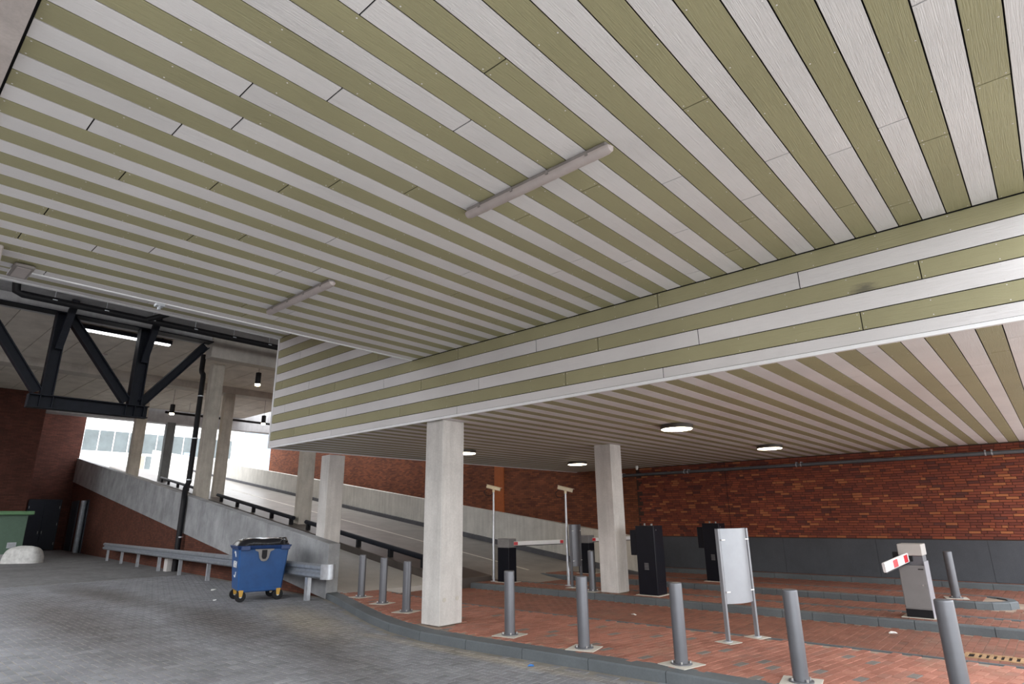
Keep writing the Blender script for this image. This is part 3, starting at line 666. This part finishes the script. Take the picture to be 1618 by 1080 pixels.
def barrier2(loc, label, ln, txt=False):
    t = thing('parking_barrier', loc, label, 'barrier')
    MB().box(-.26, .28, -.2, .24, 0, .01).build('footing', M['footing'], t)
    MB().box(-.2, .2, -.15, .15, .01, .86).build('cabinet', M['black'], t, .006); MB().box(-.205, .205, -.155, .155, .86, 1.09).build('hood', M['hood'], t, .01)
    b = boom(0, .105, t, ln, ((.0, .13), (ln - .13, ln - .01))); b.location = (.19, .05, .96); b.rotation_euler = (0, 0, math.radians(180 - 12))
    if txt:
        tx = MB()
        for k in range(13):
            if k in (3, 7): continue
            q = .72 + k * .038; hh = .02 + .012 * ((k * 5) % 3) / 2
            tx.box(.0225, .0245, -q - .024, -q, -.02, -.02 + hh)
        tx.box(.0225, .0245, -.66, -.645, -.035, .035).box(.0225, .0245, -1.28, -1.265, -.035, .035)
        tag(tx.build('lettering', M['ink'], b), kind='stuff')
    return t
barrier2((-11.33, 12.48, .12), 'black barrier cabinet on the first island with long white boom', 1.75, True)
barrier2((-11.05, 15.75, .12), 'black barrier cabinet on the second island behind the dark bollard', 2.2)

# ------------------------------------------------------------------ cameras on poles
def camera_pole(loc, h, label, rz):
    t = thing('security_camera', loc, label, 'camera', rz)
    MB().lathe([(.09, 0), (.09, .012), (.035, .014), (.035, 1.1), (.028, 1.12), (.026, h)], 16).build('pole', M['galv_l'], t, smooth=True)
    b = MB().box(-.05, .05, -.2, .2, -.05, .04).build('housing', M['cream'], t, .015); b.location = (0, 0, h + .1); b.rotation_euler = (math.radians(14), 0, 0)
    MB().box(-.058, .058, -.23, .21, .04, .05).build('sunshield', M['cream'], b, .004); MB().cyl((0, -.2, -.005), (0, -.205, -.005), .034, n=16).build('lens', M['black_m'], b)
    MB().cyl((0, 0, h - .02), (0, 0, h + .06), .035, n=12).build('bracket', M['cream'], t)
    MB().tube([(0, .17, h + .08), (0, .26, h), (.01, .22, h - .1), (0, .08, h - .12), (0, .03, h - .06)], .009, 6).build('cable', M['black_m'], t)
camera_pole((-11.76, 12.42, .12), 2.33, 'cream security camera on a galvanised pole left of the long white boom', math.radians(128))
camera_pole((-9.50, 12.72, .12), 2.22, 'cream security camera on a pole above the narrow dark sign', math.radians(122))

# ------------------------------------------------------------------ drain
t = thing('drain_grate', (-1.02, 10.16, 0), 'rusty slotted drain grate in the first lane', 'drain')
MB().box(-.3, .3, -.16, .16, -.01, -.008).build('pit', M['black_m'], t); MB().box(-.3, .3, -.17, -.12, -.01, .004).box(-.3, .3, .12, .17, -.01, .004).box(-.3, -.26, -.12, .12, -.01, .004).box(.26, .3, -.12, .12, -.01, .004).build('frame', M['rust'], t)
for k in range(6): MB().box(-.195 + k * .075, -.155 + k * .075, -.12, .12, -.01, .003).build('bar', M['rust'], t)

# ------------------------------------------------------------------ blue bin
t = thing('waste_container', (-14.42, 7.18, 0), 'blue four-wheeled waste container in front of the guard rail', 'bin', math.radians(-15 + 90))
# local: width along x (facing -y)
def taper(w0, d0, w1, d1, z0, z1):
    return [(-w0, -d0, z0), (w0, -d0, z0), (w0, d0, z0), (-w0, d0, z0), (-w1, -d1, z1), (w1, -d1, z1), (w1, d1, z1), (-w1, d1, z1)]
BF = [(3, 2, 1, 0), (4, 5, 6, 7), (0, 1, 5, 4), (1, 2, 6, 5), (2, 3, 7, 6), (3, 0, 4, 7)]
b = MB().add(taper(.47, .40, .55, .47, .22, 1.14), BF).build('body', M['blue'], t, .03)
MB().add(taper(.56, .48, .60, .52, 1.12, 1.2), BF).build('rim', M['blue_d'], t, .012)
MB().add(taper(.40, .404, .42, .412, .2, .30), BF).build('skirt', M['blue'], b, .02)
for sx in (-.42, .45): MB().box(sx - .1, sx + .1, -.56, -.46, 1.10, 1.2).build('lifting_lug', M['blue_d'], b, .012)
pl_ = [(-.21, 0), (.21, 0), (.2, -.03), (.13, -.06), (.10, -.2), (.06, -.255), (0, -.27), (-.06, -.255), (-.10, -.2), (-.13, -.06), (-.2, -.03)]
MB().prism(pl_, 0, .02, lambda x, y, z: (x, -.475 - z, 1.12 + y)).build('lock_plate', M['greyplate'], b, .003)
pl2 = [(-.055, -.02), (.055, -.02), (.055, -.17), (.03, -.215), (-.03, -.215), (-.055, -.17)]
MB().prism(pl2, 0, .03, lambda x, y, z: (x, -.48 - z, 1.12 + y)).build('lock', M['black_m'], b, .003)
ld = MB(); nx, ny = 14, 10; vs = []
for j in range(ny + 1):
    for i in range(nx + 1):
        u = -1 + 2 * i / nx; v = -1 + 2 * j / ny
        e = max(0, 1 - abs(u) ** 4) * max(0, 1 - abs(v) ** 4)
        vs.append((u * .57, v * .49, 1.2 + .15 * e ** .4 + .012 * math.sin(6 * u + 3 * v) * e + .01 * math.sin(17 * v + 2 * u) * e))
ld.add(vs, [(j * (nx + 1) + i, j * (nx + 1) + i + 1, (j + 1) * (nx + 1) + i + 1, (j + 1) * (nx + 1) + i) for j in range(ny) for i in range(nx)])
lid = ld.build('lid', M['bag'], t, smooth=True)
for k in range(3):
    MB().tube([(.5 - .11 * k, -.42, 1.27), (.53 - .11 * k, -.1, 1.345), (.5 - .11 * k, .3, 1.32)], .02, 8).build('lid_rib', M['bag'], lid, smooth=True)
for sx in (-1, 1):
    for sy in (-1, 1):
        cst = MB().add([(sx * .4 + a, sy * .36 + b_, z) for a, b_, z in taper(.03, .045, .05, .05, .11, .25)], BF).build('castor', M['yellow'], t, .004)
        MB().cyl((sx * .4, sy * .36 - .03, .115), (sx * .4, sy * .36 + .03, .115), .115, n=24).build('wheel', M['black_m'], cst, .008)
        MB().cyl((sx * .4, sy * .36 - .034, .115), (sx * .4, sy * .36 + .034, .115), .03, n=12).build('hub', M['bolt'], cst)
# emblem on the left side: letters between two arcs
fc = bpy.data.curves.new('lettering', 'FONT'); fc.body = 'RENI'; fc.size = .2; fc.extrude = .002; fc.align_x = 'CENTER'; fc.align_y = 'CENTER'; fc.offset = .006
tmp = bpy.data.objects.new('tmp', fc); COL.objects.link(tmp); dg = bpy.context.evaluated_depsgraph_get(); me = bpy.data.meshes.new_from_object(tmp.evaluated_get(dg)); bpy.data.objects.remove(tmp)
me.materials.clear(); me.materials.append(M['white']); lt = bpy.data.objects.new('lettering', me); COL.objects.link(lt); lt.parent = b
lt.location = (-.524, -.02, .79); lt.rotation_euler = (math.radians(90), 0, math.radians(-90)); lt['kind'] = 'stuff' if False else 'part'; del lt['kind']
for sg in (1, -1):
    pts = [(-.47 - .08 * ((.79 + sg * (.11 + .17 * math.sin(a))) - .22) / .92 - .006, -.02 - .12 * math.cos(a), .79 + sg * (.11 + .17 * math.sin(a))) for a in [math.pi * (.1 + .62 * k / 9) for k in range(10)]]
    MB().tube(pts, .011, 6).build('emblem_arc', M['white'], b)

# ------------------------------------------------------------------ guard rail
t = thing('guard_rail', W(0, -.5, 0), 'galvanised steel guard rail in front of the ramp parapet', 'guard rail', math.pi - TH)
prof = [(0, .50), (-.06, .54), (-.06, .60), (0, .64), (0, .67), (-.06, .71), (-.06, .77), (0, .81), (.005, .81), (-.054, .768), (-.054, .712), (.006, .672), (.006, .638), (-.054, .598), (-.054, .542), (.005, .50)]
# local x runs up the ramp; local y points towards the road
def extr(prof, x0, x1): 
    n = len(prof); return MB().add([(x0, -a, z) for a, z in prof] + [(x1, -a, z) for a, z in prof], [tuple(range(n)), tuple(range(2 * n - 1, n - 1, -1))] + [(k, (k + 1) % n, n + (k + 1) % n, n + k) for k in range(n)])
xs = [-1.12, 3.4, 7.6, 11.8, 16.0, 21.6]
for a, b_ in zip(xs[:-1], xs[1:]): extr(prof, a, b_ - .01).build('rail_beam', M['galv'], t)
nt = MB(); n = 10; vs = []
for zz in (.5, .81):
    for k in range(n + 1):
        a = math.pi * k / n; vs.append((-1.12 - .24 * math.sin(a), .15 * math.cos(a) - .1, zz))
nt.add(vs, [(k, k + 1, n + 2 + k, n + 1 + k) for k in range(n)] + [tuple(range(n, -1, -1)), tuple(range(n + 1, 2 * n + 2))]); nt.build('rounded_end', M['galv_l'], t, smooth=True)
for s_ in (-.32, 3.3, 6.5, 9.4, 12.0, 15.15, 18.0, 20.9):
    MB().box(s_ - .07, s_ - .06, -.11, -.02, 0, .72).box(s_ - .07, s_ + .07, -.03, -.02, 0, .72).box(s_ + .06, s_ + .07, -.11, -.02, 0, .72).build('rail_post', M['galv_l'], t)

# ------------------------------------------------------------------ black downpipe, pipes
q = lambda s, v, z: W(s, v, z)
t = thing('downpipe', W(10.9, -.1, 0), 'black downpipe running down beside the tall parapet column', 'pipe')
loc0 = W(10.9, -.1, 0)
def rel(p): return Vector(p) - loc0
MB().tube([rel(q(12.05, .12, 8.4)), rel(q(12.05, .12, 7.75)), rel(q(12.0, .12, 7.65)), rel(q(11.75, .12, 7.5)), rel(q(11.72, .12, 7.35)), rel(q(11.72, .12, 3.2)), rel(q(11.65, .02, 2.98)), rel(q(11.2, -.11, 2.68)), rel(q(11.1, -.13, 2.4)), rel(q(11.1, -.13, .02))], .1, 14).build('pipe', M['black_m'], t, smooth=True)
for zz, ss, vv in ((6.6, 11.72, .12), (4.9, 11.72, .12), (3.3, 11.72, .12), (1.2, 11.1, -.1)): MB().lathe([(.115, -.02), (.115, .02)], 14, rel(q(ss, vv, zz))).build('bracket', M['galv_l'], t)
tag(MB().box(-.16, .16, -.1, .1, 0, .45).build('concrete_block', M['conc'], loc=W(11.6, -.22, 0), bevel=.01), 'small concrete block at the foot of the black downpipe', 'block')
t = thing('drain_pipe', (-22.3, 5, 8.42), 'long dark pipe hung below the slab above the truss', 'pipe')
MB().tube([(0, -2.4, .42), (0, -2.35, .05), (0, -2.2, 0), (0, 14, -.05)], .11, 12).build('pipe', M['black_m'], t, smooth=True)
for k in range(7): MB().cyl((0, -1.4 + 1.4 * k, .1), (0, -1.4 + 1.4 * k, .38), .012, n=6).lathe([(.125, -.015), (.125, .015)], 12, (0, -1.4 + 1.4 * k, 0)).build('hanger', M['galv_l'], t)
MB().tube([(0, 1.2, 0), (.5, 1.7, .2), (.7, 1.9, .5)], .09, 10).build('branch_pipe', M['black_m'], t, smooth=True)
t = thing('wall_pipe', (-8, 18.93, 3.13), 'grey pipe running along the top of the back brick wall', 'pipe')
MB().tube([(-3.7, .02, .22), (-3.7, 0, .05), (-3.6, 0, 0), (8.8, 0, .0)], .05, 14).build('pipe', M['pipe'], t, smooth=True)
for xx in (-3.7, -1.2, 2.35, 6.8):
    for dx in (0, .13): MB().cyl((xx + dx, 0, 0), (xx + dx + .03, 0, 0), .06, n=14).box(xx + dx, xx + dx + .03, -.01, .17, .045, .085).build('pipe_clamp', M['galv_l'], t)
tag(MB().lathe([(.05, .0), (.05, -.05), (.035, -.12), (.0, -.13)], 14).build('dome_camera', M['white'], loc=(-10.6, 18.3, ZL)), 'tiny white dome camera under the soffit right of the second column', 'camera')
t = thing('drain_pipe', W(25, 3.3, 7.9), 'thin dark pipe under the outermost beam', 'pipe')
MB().tube([(0, -1.3, 0), (0, 14, -.1)], .07, 10).build('pipe', M['black_m'], t, smooth=True)
for k in range(5): MB().cyl((0, 2.5 * k, 0), (0, 2.5 * k, .75), .015, n=6).build('hanger', M['galv_l'], t)

# ------------------------------------------------------------------ steel truss
XT = -23.55
t = thing('steel_truss', (XT, 6, 5.2), 'dark navy steel truss hanging under the grey concrete beam', 'truss')
def tp(y, z, dx=0): return (dx, y - 6, z - 5.2)
MB().beam(tp(3.65, 5.45), tp(7.05, 5.45), .34, .42, I=True).build('bottom_chord', M['navy'], t)
MB().beam(tp(4.1, 5.66), tp(4.1, 8.42), .34, .34, side=(0, 1, 0), I=True).build('vertical_member', M['navy'], t)
MB().beam(tp(6.6, 5.66), tp(6.6, 8.42), .38, .4, side=(0, 1, 0), I=True).build('vertical_member', M['navy'], t)
MB().beam(tp(4.3, 8.38), tp(6.35, 5.75), .3, .28, side=(0, 1, 1), I=True).build('diagonal_member', M['navy'], t)
MB().beam(tp(6.8, 5.75), tp(8.7, 8.25), .3, .28, side=(0, 1, -1), I=True).build('diagonal_member', M['navy'], t)
MB().beam(tp(3.85, 5.75), tp(1.9, 8.5), .3, .28, side=(0, 1, 1), I=True).build('diagonal_member', M['navy'], t)
for y in (4.15, 6.65): MB().beam(tp(y, 7.2, .12), tp(y + .12, 8.78, .62), .2, .2, side=(1, 0, 0)).build('stay', M['navy'], t)
for y in (3.66, 3.95, 4.28, 6.35, 6.62, 6.9): MB().box(-.17, .17, y - 6 - .012, y - 6 + .012, .06, .46).build('stiffener', M['navy'], t)
MB().box(-.25, .25, -8.5, 2.9, 3.19, 3.22).build('top_flange', M['navy'], t)
t = thing('sky_gap_glow', (-25.3, 6.3, 8.45), 'bright glowing strip in place of a daylight gap behind the truss', 'light')  # made-up fitting; its glow replaces a slot of open sky
MB().box(-.12, .12, -1.9, 1.75, .05, .2).box(-.02, .02, -1.5, -1.46, .2, .25).box(-.02, .02, 1.4, 1.44, .2, .25).build('housing', M['navy'], t); MB().box(-.1, .1, -1.6, 1.7, .0, .05).build('diffuser', M['tube'], t, .01)

# ------------------------------------------------------------------ pendants, round lamps, tube fittings
def pendant(loc, cord, label, h=.55, r=.115):
    t = thing('pendant_lamp', loc, label, 'lamp', 0, 'black cylinder pendant lamps over the ramp')
    MB().cyl((0, 0, h), (0, 0, h + cord), .008, n=6).build('cord', M['black_m'], t); MB().lathe([(r, .05), (r, h), (r * .4, h + .02)], 24).build('shade', M['black_m'], t, smooth=True)
    MB().lathe([(r * .6, -.03), (r * .93, -.015), (r * .97, .05)], 24).build('bulb', M['glow_p'], t, smooth=True)
pendant(W(12, 2.42, 7.42), .75, 'black pendant lamp nearest the striped fascia corner')
pendant(W(20, 1.17, 7.05), 1.15, 'black pendant lamp between the truss and the downpipe', .5)
pendant(W(20, 5.88, 6.98), 1.25, 'black pendant lamp low beside the fascia corner, third and farthest right', .48)
def round_lamp(x, y, label):
    t = thing('round_ceiling_lamp', (x, y, ZL), label, 'lamp', 0, 'round lamps on the lower soffit')
    MB().lathe([(.26, 0), (.30, -.01), (.30, -.075), (.285, -.08)], 40).build('housing', M['brown'], t, smooth=True)
    MB().lathe([(.283, -.079), (.275, -.088), (.15, -.092), (.02, -.093)], 40).build('diffuser', M['glow'], t, smooth=True)
for x, y, l in ((-5.13, 10.42, 'round lit ceiling lamp right of the near columns, nearest of four'), (-5.12, 15.3, 'round lit ceiling lamp nearest the back brick wall on the right'),
                (-11.0, 15.4, 'round lit ceiling lamp between the two cameras'), (-10.95, 10.5, 'round lit ceiling lamp half hidden by the kerbside column')): round_lamp(x, y, l)
def tube_fit(x, y, label):
    t = thing('fluorescent_light', (x, y, ZU), label, 'light', 0, 'unlit tube lights on the upper soffit')
    MB().box(-.78, .78, -.045, .045, -.045, 0).build('housing', M['lampbase'], t, .012)
    n = 10; ring = [(-.05 * math.cos(math.pi * k / n), -.042 - .05 * math.sin(math.pi * k / n)) for k in range(n + 1)]
    vs = []; xs = [(-.81, .35), (-.795, .8), (-.76, 1), (.76, 1), (.795, .8), (.81, .35)]
    for xx, s_ in xs: vs += [(xx, a * s_, -.042 + (b + .042) * s_) for a, b in ring]
    m_ = n + 1; fs = [(i * m_ + k, i * m_ + k + 1, (i + 1) * m_ + k + 1, (i + 1) * m_ + k) for i in range(5) for k in range(n)] + [(i * m_, (i + 1) * m_, (i + 1) * m_ + n, i * m_ + n) for i in range(5)]
    fs += [tuple(range(m_)), tuple(range(6 * m_ - 1, 5 * m_ - 1, -1))]
    MB().add(vs, fs).build('diffuser', M['lampgrey'], t, smooth=True)
    for xx in (-.6, -.2, .2, .6):
        for sy in (-1, 1): MB().box(xx - .012, xx + .012, sy * .054 - .006, sy * .054 + .006, -.06, -.03).build('clip', M['lampbase'], t)
tube_fit(-2.88, 3.54, 'unlit grey tube light on the striped soffit, nearest to the camera')
tube_fit(-6.88, 3.6, 'smaller-looking unlit tube light farther left on the striped soffit')
t = thing('junction_box', (-8.4, .99, ZU), 'flat grey box at the left end of the white soffit edge', 'box')
MB().box(-.22, .24, -.09, .1, -.05, -.015).build('cover', M['lampbase'], t, .01); MB().box(-.17, .19, -.06, .07, -.055, -.05).build('plate', M['lampgrey'], t)
MB().box(-.06, .05, -.05, .05, -.045, -.01).cyl((0, 0, -.045), (0, 0, -.09), .02, n=10).build('hook', M['galv_l'], thing('ceiling_hook', (-8.5, 2.49, ZU), 'small grey hook under the white soffit edge', 'hook'))
tag(MB().box(-.6, .6, -.09, .09, -.07, 0).build('fluorescent_light', M['lampgrey'], loc=(-30.0, 6.85, DZ), bevel=.01), 'small distant tube light on the concrete deck left of the truss', 'light')

# ------------------------------------------------------------------ low rails on the ramp
def low_rail(s0, s1, posts, label, lit=False):
    t = thing('low_rail', (0, 0, 0), label, 'rail')
    zt = lambda s: rz_(s) + .46
    MB().tube([W(s0, 3.2, zt(s0)), W(s1, 3.2, zt(s1))], .075, 12).build('rail', M['navy'], t, smooth=True)
    for s in posts:
        p = W(s, 3.2, rz_(s) + .12); MB().box(p.x - .06, p.x + .06, p.y - .06, p.y + .06, p.z, p.z + .33).build('post', M['black_m'], t)
        MB().box(p.x - .15, p.x + .15, p.y - .15, p.y + .15, p.z - .02, p.z + .045).build('base_plate', M['black_m'], t)
low_rail(.0, 7.8, (.3, 2.0, 3.9, 5.8, 7.6), 'low dark rail with posts at the foot of the ramp')
low_rail(8.9, 17.8, (9.1, 11.0, 13.0, 15.0, 17.2), 'low dark rail between the two strip columns')
low_rail(20.6, 28.6, (20.8, 22.8, 24.8, 26.8, 28.4), 'low rail lit white near the top of the ramp')

# ------------------------------------------------------------------ doors, kiosk, boulder at the far left
def door(name, x, y0, y1, z1, label, leaves):
    t = thing(name, (x, (y0 + y1) / 2, 0), label, 'door'); t['kind'] = 'structure'
    h = (y1 - y0) / 2
    MB().box(-.02, .06, -h, -h + .06, 0, z1).box(-.02, .06, h - .06, h, 0, z1).box(-.02, .06, -h, h, z1 - .06, z1).build('frame', M['door'], t)
    wd = (2 * h - .12) / leaves
    for k in range(leaves):
        a = -h + .06 + k * wd; l = MB().box(-.01, .04, a + .004, a + wd - .004, .02, z1 - .07).build('door_leaf', M['door'], t, .004)
        MB().box(.04, .09, a + (wd - .14 if k == 0 else .06), a + (wd - .1 if k == 0 else .1), 1.05, 1.25).build('handle', M['bolt'], l)
        for zz in (.35, 1.6, 2.7): MB().box(.04, .055, a + (0.005 if k == 0 else wd - .03), a + (.03 if k == 0 else wd - .005), zz, zz + .16).build('hinge', M['bolt'], l)
door('door_1', -51.46, 9.25, 11.1, 3.3, 'dark double door in the recessed brick wall', 2)
p = W(36, 0, 0)
def sidebox(s0, s1, z0, z1, v0, v1, mat, name, parent=None): return rampbox(s0, s1, v0, v1, z0, z1, z0, z1).build(name, mat, parent)
wu = struct('wall_under_ramp', rampbox(30.6, 38.6, .06, .28, 0, 3.55, 0, 4.7), M['brick_lo'], 0, 'brick wall with narrow door beside the recessed double door', 'wall')
d2 = sidebox(34.4, 36.9, .02, 3.15, .0, .05, M['door'], 'door_2'); tag(d2, 'narrow dark door under the ramp parapet', 'door', kind='structure')
d3 = sidebox(30.9, 32.8, .02, 3.1, .02, .05, M['door'], 'niche_shade_panel'); tag(d3, 'flat dark panel standing in for a shaded niche under the ramp', 'niche', kind='structure')  # no real recess: the niche's shade is the panel's dark colour
tag(MB().tube([W(31.45, -.14, .02), W(31.45, -.14, 3.05)], .16, 12).build('vent_pipe', M['galv']), 'thick grey vertical pipe in front of the dark niche', 'pipe')
t = thing('transformer_kiosk', (-39.3, 5.1, 0), 'green transformer kiosk at the left edge of the picture', 'kiosk')
MB().box(-1.3, 1.3, -2.2, 1.9, 0, .35).build('plinth', M['conc_beam2'], t, .01); bd = MB().box(-1.25, 1.25, -2.15, 1.85, .35, 2.15).build('cabinet', M['gr_dark'], t, .01)
MB().box(-1.4, 1.45, -2.3, 2.05, 2.15, 2.33).build('lid', M['gr_lid'], t, .03)
dr = MB().box(1.25, 1.27, -1.3, .75, .4, 2.1).build('door', M['gr_light'], t)
MB().prism([(-.17, 0), (.17, 0), (0, .3)], 0, .01, lambda x, y, z: (1.272 + z, .3 + x, 1.85 + y)).build('warning_sign', M['yel'], dr)
MB().prism([(-.02, .05), (.03, .05), (.0, .13), (.04, .13), (.01, .22), (-.02, .14), (.005, .14)], 0, .004, lambda x, y, z: (1.284 + z, .3 + x, 1.85 + y)).build('warning_mark', M['ink'], dr)
MB().box(1.27, 1.29, -.25, .3, 1.35, 1.8).build('glass_plate', M['bglass'], dr); MB().box(1.27, 1.33, .36, .42, 1.1, 1.5).build('handle', M['black_m'], dr)
MB().box(1.25, 1.27, 1.25, 1.6, .62, .88).build('name_plate', M['galv_l'], bd)
# boulder
mb = MB(); n1, n2 = 20, 9; vs = []
for j in range(n2 + 1):
    ph = math.pi / 2 * j / n2
    for i in range(n1):
        th = 2 * math.pi * i / n1; ex = .6
        cx_ = math.copysign(abs(math.cos(th)) ** ex, math.cos(th)); sy_ = math.copysign(abs(math.sin(th)) ** ex, math.sin(th)); r = math.cos(ph) ** .45
        vs.append((cx_ * .85 * r, sy_ * .45 * r, .72 * math.sin(ph) ** .9 * (1 + .06 * math.cos(th * 2 + 1))))
mb.add(vs, [(j * n1 + i, j * n1 + (i + 1) % n1, (j + 1) * n1 + (i + 1) % n1, (j + 1) * n1 + i) for j in range(n2) for i in range(n1)] + [tuple(range(n1 - 1, -1, -1))])
o = mb.build('painted_stone', M['boulder'], smooth=True, loc=(-36.3, 6.75, 0)); o.rotation_euler = (0, 0, math.radians(42)); tag(o, 'low white painted stone in front of the green kiosk', 'stone')

# ------------------------------------------------------------------ street beyond the ramp
GZ = 5.9
bA = thing('office_building', (-80, 22, GZ), 'white office building seen through the ramp columns', 'building')
MB().box(-6, 0, -14, 14, 0, 12).build('wall', M['bwall'], bA)
for k in range(13):
    y = -6.9 + k * 1.5; f = MB().box(0, .05, y, y + 1.44, 3.6, 5.9).build('window', M['bglass'], bA); MB().box(.05, .1, y + 1.36, y + 1.44, 3.6, 5.9).build('mullion', M['white'], f)
for k in range(7):
    y = 1.0 + k * 1.6; f = MB().box(0, .05, y, y + 1.5, .2, 3.3).build('window', M['bglass'] if k % 2 else M['bbrown'], bA); MB().box(.05, .1, y + .7, y + .78, .2, 3.3).build('mullion', M['white'], f)
bB = thing('tower_building', (-95, 50, GZ), 'pale blue building beside the striped fascia corner', 'building')
MB().box(-6, 0, -9, 1, -1, 10).build('wall', M['bblue'], bB); 
for k in range(5): MB().box(0, .1, -2.6 + k * .75, -2.0 + k * .75, 1, 9).build('window', M['bwall'], bB)
tag(MB().box(0, .1, -.3, .3, 1.2, 2.2).box(.02, .08, -.05, .05, 0, 1.2).build('street_sign', M['bblue'], loc=(-62, 22.6, GZ)), 'small blue-grey street sign at the top of the ramp', 'sign')

# ------------------------------------------------------------------ litter
def scrap(x, y, z, sz, mat, lab):
    vs = [(-sz, -sz * .5, 0), (sz * .2, -sz * .6, .3 * sz), (sz, -sz * .2, 0), (sz * .8, sz * .6, .2 * sz), (-sz * .3, sz * .5, .35 * sz), (-sz * .9, sz * .3, 0)]
    o = MB().add(vs + [(a, b, c - .004) for a, b, c in vs], [(0, 1, 2, 3, 4, 5), (11, 10, 9, 8, 7, 6)] + [(k, (k + 1) % 6, 6 + (k + 1) % 6, 6 + k) for k in range(6)]).build('paper_scrap', mat, loc=(x, y, z + .004))
    o.rotation_euler = (0, 0, random.uniform(0, 3)); tag(o, lab, 'litter')
scrap(-7.95, 2.05, .003, .035, M['paper'], 'crumpled white scrap on the grey paving at lower left')
scrap(-5.25, 6.2, .003, .04, M['bluep'], 'small blue scrap on the grey paving before the kerb')
scrap(-17.2, 7.4, 0, .09, M['paper'], 'white scrap on the road before the guard rail')
scrap(-15.0, 6.5, 0, .06, M['paper'], 'white scrap on the road left of the blue bin')
scrap(-6.3, 10.4, .003, .05, M['paper'], 'white scrap in the first lane behind the bollards')
scrap(-2.3, 11.2, .003, .06, M['paper'], 'white scrap in the first lane near the barrier')
